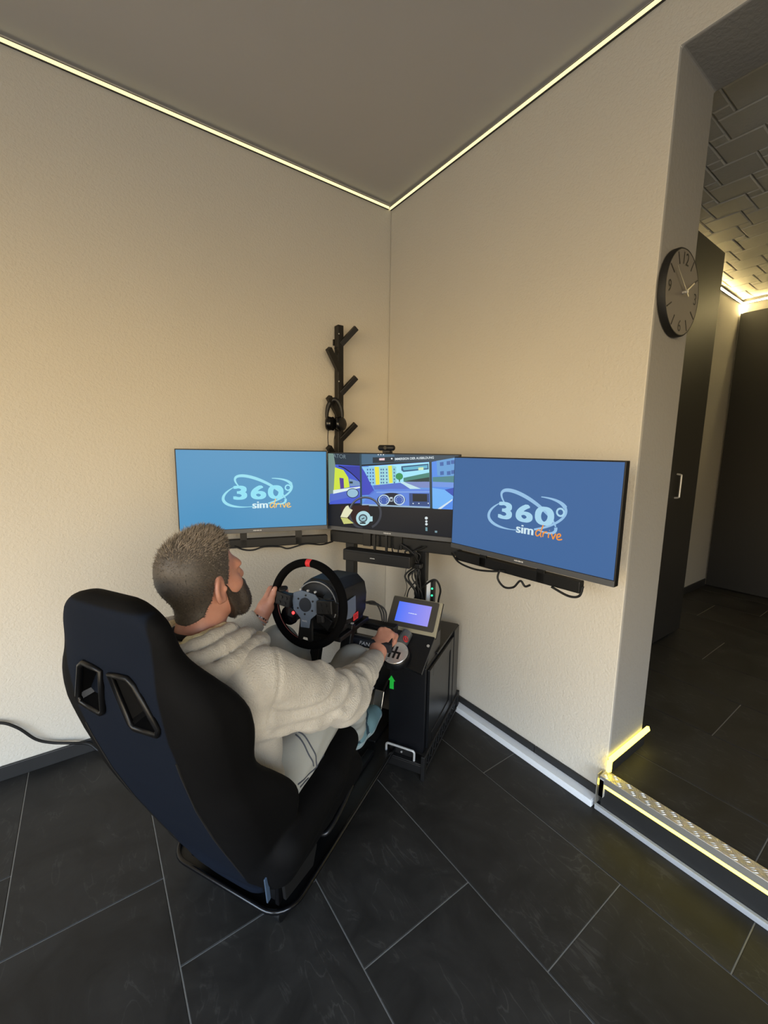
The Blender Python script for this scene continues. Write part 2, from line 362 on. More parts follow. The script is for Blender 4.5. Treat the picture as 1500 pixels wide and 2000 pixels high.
# ------------------------------------------------------------------ implicit surfaces (bodies, cloth, upholstery)
class Field:
    def __init__(s, lo, hi, h):
        s.lo = np.array(lo, np.float32); s.h = h; s.n = np.ceil((np.array(hi) - np.array(lo)) / h).astype(int) + 1
        s.ax = [s.lo[i] + h * np.arange(s.n[i], dtype=np.float32) for i in range(3)]
        s.D = np.full(tuple(s.n), .5, np.float32)
    def sub(s, lo, hi):
        sl = []
        for i in range(3):
            a = int(max(0, math.floor((lo[i] - s.lo[i]) / s.h))); b = int(min(s.n[i], math.ceil((hi[i] - s.lo[i]) / s.h) + 1))
            if b <= a: return None
            sl.append(slice(a, b))
        X, Y, Z = s.ax[0][sl[0]][:, None, None], s.ax[1][sl[1]][None, :, None], s.ax[2][sl[2]][None, None, :]
        return tuple(sl), X, Y, Z
    def op(s, fn, lo, hi, k=.01, mode='add'):
        q = s.sub(np.asarray(lo) - .03 - k, np.asarray(hi) + .03 + k)
        if q is None: return s
        sl, X, Y, Z = q; d = fn(X, Y, Z).astype(np.float32); a = s.D[sl]
        if mode == 'add':
            h = np.clip(.5 + .5 * (a - d) / k, 0, 1); s.D[sl] = a + (d - a) * h - k * h * (1 - h)
        else:
            d = -d; h = np.clip(.5 - .5 * (a - d) / k, 0, 1); s.D[sl] = a + (d - a) * h + k * h * (1 - h)
        return s
    def seg(s, a, b, ra, rb=None, k=.01, mode='add', flat=None, wr=None):
        """tapered limb; flat=(axis vector, factor) squeezes it; wr(t, side) adds folds"""
        rb = ra if rb is None else rb; a = np.asarray(a, float); b = np.asarray(b, float); r = max(ra, rb) * 1.25
        ab = b - a; L2 = float(ab @ ab)
        def fn(X, Y, Z):
            px, py, pz = X - a[0], Y - a[1], Z - a[2]
            t = np.clip((px * ab[0] + py * ab[1] + pz * ab[2]) / L2, 0, 1)
            qx, qy, qz = px - t * ab[0], py - t * ab[1], pz - t * ab[2]
            if flat is not None:
                w, fa = flat; w = unit(w); e = qx * w[0] + qy * w[1] + qz * w[2]; g = (fa - 1)
                qx, qy, qz = qx + g * e * w[0], qy + g * e * w[1], qz + g * e * w[2]
            R = ra + (rb - ra) * t
            if wr is not None: R = R + wr(t, qx, qy, qz)
            return np.sqrt(qx * qx + qy * qy + qz * qz) - R
        return s.op(fn, np.minimum(a, b) - r, np.maximum(a, b) + r, k, mode)
    def ell(s, c, r, R=None, k=.01, mode='add'):
        c = np.asarray(c, float); r = np.asarray(r, float); R = np.eye(3) if R is None else np.asarray(R)  # columns = local axes
        def fn(X, Y, Z):
            p = [X - c[0], Y - c[1], Z - c[2]]
            q = [(p[0] * R[0, i] + p[1] * R[1, i] + p[2] * R[2, i]) / r[i] for i in range(3)]
            k0 = np.sqrt(q[0] ** 2 + q[1] ** 2 + q[2] ** 2); k1 = np.sqrt((q[0] / r[0]) ** 2 + (q[1] / r[1]) ** 2 + (q[2] / r[2]) ** 2) + 1e-6
            return k0 * (k0 - 1) / k1
        m = float(r.max()); return s.op(fn, c - m, c + m, k, mode)
    def all(s, fn):
        q = s.sub(s.lo, s.lo + s.h * s.n); s.D[...] = fn(s.D, q[1], q[2], q[3]); return s
    def verts(s):
        D = s.D; n = D.shape; ins = D < 0
        c = np.zeros(tuple(x - 1 for x in n), np.int8)
        for i in (0, 1):
            for j in (0, 1):
                for k in (0, 1): c += ins[i:n[0] - 1 + i, j:n[1] - 1 + j, k:n[2] - 1 + k]
        act = np.argwhere((c > 0) & (c < 8)); del c
        idx = np.full(tuple(x - 1 for x in n), -1, np.int32); idx[act[:, 0], act[:, 1], act[:, 2]] = np.arange(len(act))
        cor = np.array([(i, j, k) for i in (0, 1) for j in (0, 1) for k in (0, 1)])
        val = np.stack([D[act[:, 0] + o[0], act[:, 1] + o[1], act[:, 2] + o[2]] for o in cor], 1)
        acc = np.zeros((len(act), 3)); cnt = np.zeros(len(act))
        for a in range(8):
            for b in range(a + 1, 8):
                if abs(cor[a] - cor[b]).sum() != 1: continue
                x = (val[:, a] < 0) != (val[:, b] < 0); t = np.where(x, val[:, a] / np.where(x, val[:, a] - val[:, b], 1), 0)
                acc += np.where(x[:, None], cor[a] + t[:, None] * (cor[b] - cor[a]), 0); cnt += x
        V = s.lo + s.h * (act + acc / cnt[:, None])
        F = []
        for ax in range(3):
            o1, o2 = (ax + 1) % 3, (ax + 2) % 3
            lo = [slice(None)] * 3; hi = [slice(None)] * 3
            lo[ax] = slice(0, n[ax] - 1); hi[ax] = slice(1, n[ax])
            for o in (o1, o2): lo[o] = slice(1, n[o] - 1); hi[o] = slice(1, n[o] - 1)
            A, B = ins[tuple(lo)], ins[tuple(hi)]
            for flip, mask in ((False, A & ~B), (True, ~A & B)):
                e = np.argwhere(mask)
                if not len(e): continue
                e[:, o1] += 1; e[:, o2] += 1
                q = []
                for d1, d2 in ((-1, -1), (0, -1), (0, 0), (-1, 0)):
                    g = e.copy(); g[:, o1] += d1; g[:, o2] += d2; q.append(idx[g[:, 0], g[:, 1], g[:, 2]])
                q = np.stack(q, 1); F.append(q[:, ::-1] if flip else q)
        return V, np.concatenate(F)
    def part(s, name, mats, parent, label=None, facemat=None):
        V, F = s.verts(); o = link_mesh(name, arr_mesh(name, V - np.array(BASE[parent]), F, mats), parent)
        if facemat is not None:
            c = V[F].mean(1); nr = np.cross(V[F[:, 2]] - V[F[:, 0]], V[F[:, 3]] - V[F[:, 1]]); nr /= np.linalg.norm(nr, axis=1)[:, None] + 1e-12
            o.data.polygons.foreach_set('material_index', facemat(c, nr).astype(np.int32))
        if label: o['label'] = label
        return o
def arr_mesh(name, V, F, mats, smooth=True):
    me = bpy.data.meshes.new(name); k = F.shape[1]
    me.vertices.add(len(V)); me.vertices.foreach_set('co', np.asarray(V, np.float32).ravel())
    me.loops.add(F.size); me.loops.foreach_set('vertex_index', F.astype(np.int32).ravel())
    me.polygons.add(len(F)); me.polygons.foreach_set('loop_start', np.arange(0, F.size, k, dtype=np.int32))
    me.polygons.foreach_set('loop_total', np.full(len(F), k, np.int32))
    me.polygons.foreach_set('use_smooth', np.full(len(F), smooth, bool))
    for m in (mats if isinstance(mats, (list, tuple)) else [mats]): me.materials.append(M[m] if isinstance(m, str) else m)
    me.update(calc_edges=True); me.validate(); return me

# ------------------------------------------------------------------ the room
H = 2.65; X0, Y0 = -4.2, -4.5; YP = -1.416; WT = .27; ZS = 2.468; UP = .14
def tiles(floor, x0, x1, y0, y1, z, xb, yb, step, mname):
    """running-bond slabs .378 x .81; each slab its own object under the floor"""
    WX, LY, G, T = .378, .81, .0017, .008
    cache = {}
    k0 = math.floor((x0 - xb) / WX); k1 = math.ceil((x1 - xb) / WX)
    for k in range(k0, k1):
        a, b = max(x0, xb + k * WX), min(x1, xb + (k + 1) * WX)
        if b - a < .02: continue
        ys = yb + step * k
        j = math.floor((y0 - ys) / LY)
        while ys + j * LY < y1:
            c, d = max(y0, ys + j * LY), min(y1, ys + (j + 1) * LY); j += 1
            if d - c < .02: continue
            key = (round(b - a, 3), round(d - c, 3))
            if key not in cache:
                w, l = (b - a) / 2 - G, (d - c) / 2 - G; e = .0012
                mb = MB()
                V = [(-w, -l, -T), (w, -l, -T), (w, l, -T), (-w, l, -T), (-w, -l, -e), (w, -l, -e), (w, l, -e), (-w, l, -e),
                     (-w + e, -l + e, 0), (w - e, -l + e, 0), (w - e, l - e, 0), (-w + e, l - e, 0)]
                F = [(0, 1, 5, 4), (1, 2, 6, 5), (2, 3, 7, 6), (3, 0, 4, 7), (4, 5, 9, 8), (5, 6, 10, 9), (6, 7, 11, 10), (7, 4, 8, 11), (8, 9, 10, 11)]
                cache[key] = mb.add(V, F).mesh('tile', (0, 0, 0), mname)
            o = bpy.data.objects.new('tile', cache[key]); COL.objects.link(o); o.parent = floor
            o.location = Vector(((a + b) / 2, (c + d) / 2, z)) - BASE[floor]
mb = MB().box((X0 - .15, Y0 - .15, -.12), (0.05, .15, -.0025))
floor = struct(mb.solo('floor', 'grout', None, None, frame=WORLD))
tiles(floor, X0, 0, Y0, 0, 0, -.25, -1.862, -.27, 'tile')

mb = MB().box((X0 - .15, 0, -.1), (.27, .18, H + .1)); struct(mb.solo('wall_left', 'wall', None, None, frame=WORLD))
# right wall with the wide opening to the hallway (pillar end, lintel), drawn in the y-z plane
prof = [(.0, -.1), (.0, H + .1), (Y0 - .1, H + .1), (Y0 - .1, -.1), (-3.4, -.1), (-3.4, ZS), (YP, ZS), (YP, -.1)]
mb = MB().prism([(0, y, z) for y, z in prof], (WT, 0, 0))
wrt = struct(mb.solo('wall_right', ['wall', 'jamb'], None, None, frame=WORLD, bevel=.007, seg=3))
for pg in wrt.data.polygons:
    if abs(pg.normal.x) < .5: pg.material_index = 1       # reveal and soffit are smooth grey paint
mb = MB().box((X0 - .15, Y0 - .15, H), (.27, .18, H + .12)); struct(mb.solo('ceiling', 'ceiling', None, None, frame=WORLD))
# window walls behind the camera
def window_wall(name, horiz, a0, a1, w):
    mb = MB()
    def bx(p, q, z0, z1):
        mb.box((X0 - .15, p, z0), (X0, q, z1)) if horiz == 'y' else mb.box((p, Y0 - .15, z0), (q, Y0, z1))
    bx(a0, w[0], -.1, H + .1); bx(w[1], a1, -.1, H + .1); bx(w[0], w[1], -.1, w[2]); bx(w[0], w[1], w[3], H + .1)
    struct(mb.solo(name, 'wall', None, None, frame=WORLD))
window_wall('wall_window', 'y', Y0 - .15, .0, WIN_A); window_wall('wall_rear', 'x', X0, 0, WIN_B)
def window(name, horiz, w):
    mb = MB(); t = .06
    def bx(p, q, z0, z1):
        mb.box((X0 - .11, p, z0), (X0 - .04, q, z1)) if horiz == 'y' else mb.box((p, Y0 - .11, z0), (q, Y0 - .04, z1))
    m_ = (w[0] + w[1]) / 2
    bx(w[0], w[0] + t, w[2], w[3]); bx(w[1] - t, w[1], w[2], w[3]); bx(m_ - t / 2, m_ + t / 2, w[2], w[3])
    bx(w[0], w[1], w[2], w[2] + t); bx(w[0], w[1], w[3] - t, w[3])
    struct(mb.solo(name, 'white_pvc', None, None, frame=WORLD))
window('window_1', 'y', WIN_A); window('window_2', 'x', WIN_B)

# skirting: slabs cut from the floor tile, one piece after the other
def skirting(name, a, b, n_in, z0=0., h=.058, piece=.81, t=.011, start=0.):
    a = np.array(a, float); b = np.array(b, float); d = unit(b - a); L = np.linalg.norm(b - a); nn = np.array(n_in, float)
    root = struct(MB().obox((a + b) / 2 + nn * .002 + np.array([0, 0, z0 + h / 2]), (d, nn, (0, 0, 1)), (L / 2, .002, h / 2 - .002)).solo(name, 'grout', None, None, frame=WORLD))
    s = -start
    while s < L:
        p, q = max(0, s) + .0015, min(L, s + piece) - .0015; s += piece
        if q - p < .03: continue
        c = a + d * (p + q) / 2 + nn * (t / 2 + .001) + np.array([0, 0, z0 + h / 2])
        MB().obox(c, (d, nn, (0, 0, 1)), ((q - p) / 2, t / 2, h / 2)).part('skirting_tile', 'base_tile', root, bevel=.002)
skirting('baseboard_left', (X0, 0, 0), (0, 0, 0), (0, -1, 0), start=.3)
skirting('baseboard_right', (0, 0, 0), (0, YP, 0), (-1, 0, 0), start=.5)
skirting('baseboard_jamb', (0.0, YP, 0), (WT, YP, 0), (0, -1, 0), z0=UP, h=.05)

# ------------------------------------------------------------------ hallway beyond the opening (one step up)
HX, HY, HY0, HZ = 3.05, -.78, -3.4, 2.585
mb = MB().box((-.028, HY0, -.1), (HX + .15, YP, UP - .0025)).box((WT, YP, -.1), (HX + .15, HY + .1, UP - .0025))
hfloor = struct(mb.solo('floor_hallway', 'grout', None, None, frame=WORLD))
tiles(hfloor, .001, HX, HY0, HY, UP, .19, -1.566 + .27, -.27, 'tile_hall')
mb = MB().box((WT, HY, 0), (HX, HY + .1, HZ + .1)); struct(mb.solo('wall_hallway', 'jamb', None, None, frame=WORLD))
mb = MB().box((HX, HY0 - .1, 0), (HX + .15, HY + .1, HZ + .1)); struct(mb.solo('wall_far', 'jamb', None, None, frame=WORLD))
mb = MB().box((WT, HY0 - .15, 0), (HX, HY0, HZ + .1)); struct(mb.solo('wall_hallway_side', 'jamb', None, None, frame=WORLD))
mb = MB().box((WT, HY0, HZ), (HX, HY, HZ + .1)); hceil = struct(mb.solo('ceiling_hallway', 'ceil_panel', None, None, frame=WORLD))
# embossed ceiling panels laid in a stepped pattern of large and small squares
PA, PB = .165, .060; cache = {}
def ceil_panel(x0, y0, sz):
    a, b, c, d = max(x0, WT + .001), min(x0 + sz, HX - .001), max(y0, -2.6), min(y0 + sz, HY - .001)
    if b - a < .02 or d - c < .02: return
    key = (round(b - a, 3), round(d - c, 3))
    if key not in cache:
        w, l = (b - a) / 2 - .0015, (d - c) / 2 - .0015; e = .005
        V = [(-w, -l, .001), (w, -l, .001), (w, l, .001), (-w, l, .001), (-w + e, -l + e, -.0035), (w - e, -l + e, -.0035), (w - e, l - e, -.0035), (-w + e, l - e, -.0035)]
        cache[key] = MB().add(V, [(7, 6, 5, 4), (0, 4, 5, 1), (1, 5, 6, 2), (2, 6, 7, 3), (3, 7, 4, 0)]).mesh('ceiling_panel', (0, 0, 0), 'ceil_panel')
    o = bpy.data.objects.new('ceiling_panel', cache[key]); COL.objects.link(o); o.parent = hceil
    o.location = ((a + b) / 2, (c + d) / 2, HZ - .002); o.rotation_euler = (random.uniform(-.018, .018), random.uniform(-.012, .012), 0)
for i in range(-16, 30):
    for j in range(-30, 20):
        x0, y0 = WT + i * PA - j * PB, -1.6 + i * PB + j * PA
        if WT - .3 < x0 < HX + .1 and -2.7 < y0 < HY + .1: ceil_panel(x0, y0, PA); ceil_panel(x0 + PA, y0, PB)
# black door leaf on the far wall
dr = struct(MB().box((HX - .035, -1.9, UP + .004), (HX - .002, HY - .012, 2.47)).solo('door_1', 'door', None, None, frame=WORLD, bevel=.003))
MB().box((HX - .045, -1.86, 1.05), (HX - .035, -1.82, 1.25)).tube([(HX - .045, -1.84, 1.15), (HX - .09, -1.84, 1.15), (HX - .095, -1.80, 1.15), (HX - .095, -1.72, 1.15)], .009).part('door_handle', 'steel', dr, smooth=40)
skirting('baseboard_hallway', (1.68, HY, 0), (HX - .04, HY, 0), (0, -1, 0), z0=UP, h=.06)
# tall wardrobe with a black front
wr = thing('wardrobe', 'tall black wardrobe in the hallway behind the clock pillar', 'wardrobe', (1.0, -.93, UP), WORLD)
MB().box((.30, -1.04, UP + .06), (1.655, HY - .004, 2.47)).box((.33, -1.02, UP), (1.63, HY - .01, UP + .06)).part('body', 'wardrobe', wr, bevel=.002)
for a, b in ((.302, .745), (.749, 1.195), (1.199, 1.657)):
    dd = MB().box((a, -1.062, UP + .02), (b, -1.042, 2.478)).part('door', 'wardrobe', wr, bevel=.0015)
    hx = b - .06 if a < 1.1 else a + .13
    MB().tube([(hx, -1.062, 1.05), (hx, -1.083, 1.055), (hx, -1.085, 1.07), (hx, -1.085, 1.17), (hx, -1.083, 1.185), (hx, -1.062, 1.19)], .006, sm=5).part('handle', 'steel', dd, smooth=50)

# ------------------------------------------------------------------ led strips
def led(label, P, nrm_list, m, w=.0058, d=.009, ch=True, name='led_strip', dome=.003):
    """P: corner points; each run is a dark channel with a glowing diffuser bar facing nrm"""
    t = thing(name, label, 'led strip', tuple(P[0]), WORLD, 'warm led strips')
    for (a, b), (nn, back) in zip(zip(P[:-1], P[1:]), nrm_list):
        a, b = np.array(a, float), np.array(b, float); dv = unit(b - a); nn = unit(nn); s = unit(np.cross(dv, nn))
        L = np.linalg.norm(b - a); c = (a + b) / 2
        MB().obox(c + nn * d * .5, (dv, s, nn), (L / 2, w, d * .5)).part('diffuser', m, t)
        if ch:
            MB().obox(c - nn * .0015, (dv, s, nn), (L / 2, w + .0025, .0013)).obox(c + s * (w + .0018) + nn * d * .42, (dv, s, nn), (L / 2, .0012, d * .45)).obox(c - s * (w + .0018) + nn * d * .42, (dv, s, nn), (L / 2, .0012, d * .45)).part('channel', 'channel', t)
    return t
led('glowing warm led strip where the left wall meets the ceiling', [(X0, -.004, H - .021), (-.022, -.004, H - .021)], [((0, -1, -.25), None)], 'led')
led('glowing warm led strip where the right wall meets the ceiling, above the clock pillar', [(-.004, -.004, H - .021), (-.004, Y0, H - .021)], [((-1, 0, -.25), None)], 'led')
led('bright led strip under the hallway ceiling above the far black door', [(1.45, HY - .004, HZ - .03), (HX - .004, HY - .004, HZ - .03), (HX - .004, -3.3, HZ - .03)], [((0, -1, -.3), None), ((-1, 0, -.3), None)], 'led_hall')
led('short upright led piece in the hallway corner above the black door', [(HX - .012, HY - .012, HZ - .035), (HX - .012, HY - .012, 2.475)], [((-1, -1, 0), None)], 'led_hall', ch=False)
led('short bent led strip around the foot of the clock pillar', [(-.012, YP - .006, UP + .012), (-.012, YP - .006, UP + .056), (WT + .03, YP - .006, UP + .056)], [((-.3, -1, 0), None), ((0, -1, .35), None)], 'led_step', w=.008, ch=False)
led('long yellow led strip under the chequer plate edge of the step', [(-.029, YP + .01, .105), (-.029, -3.38, .105)], [((-1, 0, 0), None)], 'led_step', w=.010, d=.006, ch=False)

# ------------------------------------------------------------------ step edge and trunking
rs = struct(MB().box((-.0285, HY0, 0), (-.0275, YP, UP - .01)).solo('trim_1', 'grout', None, None, frame=WORLD))
y = YP; 
for q in (-1.885, -2.695, -3.38):
    MB().box((-.0335, q + .002, .001), (-.0285, y - .001, .094)).part('riser_tile', 'base_tile', rs, bevel=.001); y = q
tr = struct(MB().prism([(x, YP + .004, z) for x, z in ((-.046, UP + .003), (-.046, UP - .024), (-.0435, UP - .024), (-.0435, UP + .0005), (.0, UP + .0005), (.0, UP + .003))], (0, -1.95, 0)).solo('trim_2', 'tread', None, None, base=(0, YP, UP), frame=WORLD, bevel=.001))
mb = MB(); y = YP - .012; i = 0
while y > -3.3:
    for xx, ph in ((-.034, 0), (-.012, 1)):
        s = 1 if (i + ph) % 2 else -1
        for o_ in (-.007, 0, .007):
            c = np.array([xx, y, UP + .0028]); dv = unit((1, s, 0)); sv = np.array([-dv[1], dv[0], 0]); c = c + sv * o_
            P = [c - dv * .0105, c - dv * .005 + sv * .0024, c + dv * .005 + sv * .0024, c + dv * .0105, c + dv * .005 - sv * .0024, c - dv * .005 - sv * .0024]
            top = [c + (p - c) * .55 + np.array([0, 0, .002]) for p in P]
            mb.add(P + top, [tuple(range(6, 12))] + [(k, (k + 1) % 6, 6 + (k + 1) % 6, 6 + k) for k in range(6)])
    y -= .023; i += 1
o = mb.part('tread_bars', 'tread', tr); o['kind'] = 'stuff'
MB().box((-.047, YP + .004, .062), (-.030, YP - .012, UP - .01)).box((-.047, YP - .012, .062), (-.046, YP + .004, UP - .006)).part('end_cap', 'grey_pvc', tr, bevel=.003)
MB().box((-.0475, YP + .0106, .0215), (-.0130, YP + .0135, UP + .003)).part('end_plate', 'tread', tr, bevel=.001)
tk = thing('cable_trunking', 'white plastic cable trunking on the floor along the right wall', 'cable duct', (-.05, -1.0, 0), WORLD)
MB().box((-.054, -1.394, 0), (-.0125, -.62, .024)).part('duct', 'white_pvc', tk, bevel=.003)
MB().box((-.056, -1.392, .0242), (-.0115, -.63, .030)).part('lid', 'white_pvc', tk, bevel=.002)
tk = thing('cable_trunking', 'slim grey cable trunking on the floor below the step', 'cable duct', (-.04, -2.0, 0), WORLD)
MB().box((-.046, -3.35, 0), (-.0345, -1.402, .016)).part('duct', 'grey_pvc', tk, bevel=.002)
MB().box((-.0475, -3.35, .0162), (-.0345, -1.402, .020)).part('lid', 'grey_pvc', tk, bevel=.0015)

# ------------------------------------------------------------------ coat rack, headphones, clock, wall cable
cr = thing('coat_rack', 'black wall-mounted branch coat rack above the monitors', 'coat rack', (-.354, -.035, .98), WORLD)
MB().box((-.3675, -.054, .98), (-.3335, -.014, 1.946)).part('post', 'rack', cr, bevel=.003)
for z in (1.85, 1.1): MB().box((-.37, -.012, z), (-.338, -.0008, z + .03)).part('wall_spacer', 'rack', cr)
for (x0, z0, x1, z1) in ((-.345, 1.850, -.275, 1.938), (-.352, 1.715, -.440, 1.810), (-.345, 1.598, -.275, 1.687), (-.352, 1.478, -.440, 1.570), (-.345, 1.355, -.275, 1.442), (-.352, 1.222, -.442, 1.316)):
    MB().beam((x0, -.04, z0), (x1, -.085, z1), .027, .027, up=(0, 1, 0)).part('hook', 'rack', cr, bevel=.002)
MB().beam((-.362, -.04, 1.80), (-.388, -.070, 1.825), .016, .016, up=(0, 1, 0)).part('peg', 'rack', cr, bevel=.002)
for z in (1.90, 1.66): MB().cyl((-.3625, -.054, z), (-.3625, -.0555, z), .0035, n=10).part('screw', 'steel', cr)
hp = thing('headphones', 'black over-ear headphones hanging on the coat rack hook', 'headphones', (-.41, -.085, 1.44), WORLD)
c = np.array([-.408, -.088, 1.475]); arc = []
for k in range(19):
    a = math.radians(-20 + 220 * k / 18); arc.append(c + np.array([.033 * math.cos(a) + .0, -.030 * math.cos(a) * .75, .084 * math.sin(a)]))
MB().tube(arc, [.007] + [.0125] * 3 + [.007], n=10, sm=2).part('headband', 'blk_plastic', hp, smooth=60)
for (cc, nx) in (((-.380, -.112, 1.436), (.30, -.95, .05)), ((-.438, -.072, 1.436), (-.75, .6, 0))):
    n_ = unit(nx); e = MB().lathe([(-.020, .022), (-.018, .034), (-.004, .038), (.004, .036), (.010, .030), (.012, .014)], cc, n_, n=28).part('ear_cup', 'blk_gloss', hp, smooth=40)
    MB().lathe([(-.032, .020), (-.032, .031), (-.027, .036), (-.020, .034)], cc, n_, n=28).part('cushion', 'blk_suede', e, smooth=50)
MB().tube([(-.437, -.072, 1.405), (-.441, -.075, 1.36), (-.435, -.07, 1.3), (-.436, -.065, 1.2)], .0022, n=6).part('cord', 'blk_rubber', hp, smooth=60)
MB().tube([(-.40, -.10, 1.41), (-.405, -.08, 1.36), (-.400, -.07, 1.3), (-.405, -.065, 1.2)], .0018, n=6).part('cord', 'blk_rubber', hp, smooth=60)

ck = thing('wall_clock', 'round grey wall clock with black rim on the pillar end', 'clock', (.131, YP, 1.82), WORLD)
cc = np.array([.131, YP - .002, 1.82]); RC = .134
MB().lathe([(0, RC - .006), (.002, RC), (.018, RC), (.022, RC - .003), (.022, RC - .006), (.020, RC - .0065)], cc, (0, -1, 0), n=64).part('case', 'ink', ck, smooth=40)
fc = cc + np.array([0, -.0215, 0]); pl = lambda x, z, e=.0005: (fc[0] + x, fc[1] - e, fc[2] + z)
MB().lathe([(-.006, RC - .0055), (0, RC - .0055)], fc, (0, -1, 0), n=64).part('dial', 'clock_face', ck, smooth=40)
for hh in range(12):
    a = math.radians(90 - 30 * hh)
    if hh % 3:
        r0, r1 = .088, .124; dv = (math.cos(a), math.sin(a)); s = (-dv[1] * .0019, dv[0] * .0019)
        MB().prism([pl(r0 * dv[0] + s[0], r0 * dv[1] + s[1], 0), pl(r1 * dv[0] + s[0], r1 * dv[1] + s[1], 0), pl(r1 * dv[0] - s[0], r1 * dv[1] - s[1], 0), pl(r0 * dv[0] - s[0], r0 * dv[1] - s[1], 0)], (0, -.001, 0)).part('hour_mark', 'ink', ck)
    else:
        mb = MB(); w, h_ = (.040, .036) if hh == 0 else (.022, .036)
        cx, cz = .101 * math.cos(a), .101 * math.sin(a)
        text_fit(mb, {0: '12', 3: '3', 6: '6', 9: '9'}[hh], cx - w / 2, cx + w / 2, cz - h_ / 2, cz + h_ / 2, lambda x, y: pl(x, y, .0008))
        mb.part('numeral', 'ink', ck)
def hand(deg, r1, r0, w, e, m):
    a = math.radians(90 - deg); dv = np.array([math.cos(a), math.sin(a)]); s = np.array([-dv[1], dv[0]]) * w
    P = [dv * -r0 + s, dv * r1 + s * .8, dv * r1 - s * .8, dv * -r0 - s]
    MB().prism([pl(p[0], p[1], e) for p in P], (0, -.0012, 0)).part('clock_hand', m, ck)
hand(57, .074, .014, .0028, .008, 'clock_hand'); hand(303, .105, .02, .0022, .011, 'clock_hand')
MB().cyl(pl(0, 0, 0), pl(0, 0, .015), .005, n=16).part('spindle', 'steel', ck, smooth=40)

MB().tube([(-2.4, -.03, .03), (-2.1, -.03, .20), (-1.9, -.02, .262), (-1.824, -.02, .247), (-1.775, -.02, .205), (-1.728, -.02, .138), (-1.68, -.022, .103), (-1.62, -.03, .08), (-1.56, -.03, .05), (-1.50, -.07, .012), (-1.3, -.16, .008), (-1.1, -.2, .008), (-.8, -.25, .008)], .0055, n=8).solo('power_cable', 'blk_rubber', 'black power cable drooping along the foot of the left wall', 'cable', (-1.62, -.03, 0), WORLD, smooth=60)

# ------------------------------------------------------------------ monitors
MW, MH = .64, .37
def mon_frame(c, yaw):
    c = np.array(c, float); r = np.array([math.cos(yaw), math.sin(yaw), 0]); n = np.array([math.sin(yaw), -math.cos(yaw), 0])
    def fr(x, y, e=0.): return tuple(c + r * x + n * e + np.array([0, 0, y]))
    return c, r, n, fr
MONS = {'L': ((-.876, -.218, 1.110), math.radians(-16.0)), 'C': ((-.395, -.557, 1.104), math.radians(-60.6)), 'R': ((-.267, -1.171, 1.095), math.radians(-86.8))}
def ribbon(mb, fr, cx, cy, A, B, ang, t0, t1, wfun, e, mi=0, n=56):
    V = []; F = []
    for k in range(n + 1):
        s = k / n; t = math.radians(t0 + (t1 - t0) * s); w = wfun(s) / 2
        x, y = A * math.cos(t), B * math.sin(t); nx, ny = math.cos(t) / A, math.sin(t) / B; q = math.hypot(nx, ny); nx /= q; ny /= q
        for sg in (1, -1):
            X, Y = x + sg * w * nx, y + sg * w * ny
            V.append(fr(cx + X * math.cos(ang) - Y * math.sin(ang), cy + X * math.sin(ang) + Y * math.cos(ang), e))
        if k: F.append((2 * k - 2, 2 * k - 1, 2 * k + 1, 2 * k))
    mb.add(V, F, mi)
def monitor(key, label, bg):
    pos, yaw = MONS[key]; c, r, n, fr = mon_frame(pos, yaw)
    t = thing('monitor', label, 'monitor', (c[0], c[1], c[2] - MH / 2), WORLD, 'three widescreen monitors')
    up = np.array([0, 0, 1.])
    hs = MOUNT_E = None
    MB().obox(c - n * .0125, (r, n, up), (MW / 2, .0125, MH / 2)).part('housing', 'blk_plastic', t, bevel=.002)
    MB().obox(c - n * .037 - up * .03, (r, n, up), (MW * .36, .0125, MH * .30)).part('rear_bulge', 'blk_plastic', t, bevel=.006)
    ch = MB().obox(c + n * .0015 - up * (MH / 2 - .010), (r, n, up), (MW / 2 - .001, .0022, .0095)).part('chin', 'chin', t, bevel=.001)
    mb = MB()
    for k in range(6): mb.obox(np.array(fr(-.016 + .0062 * k, -MH / 2 + .0105, .0038)), (r, n, up), (.0021, .0004, .0016 + .0008 * (k % 2)))
    mb.part('maker_mark', 'text_white', ch)
    sc_ = MB().obox(np.array(fr(0, .0085, .0006)), (r, n, up), (MW / 2 - .0045, .0012, MH / 2 - .0128)).part('screen', bg, t)
    return t, fr, sc_
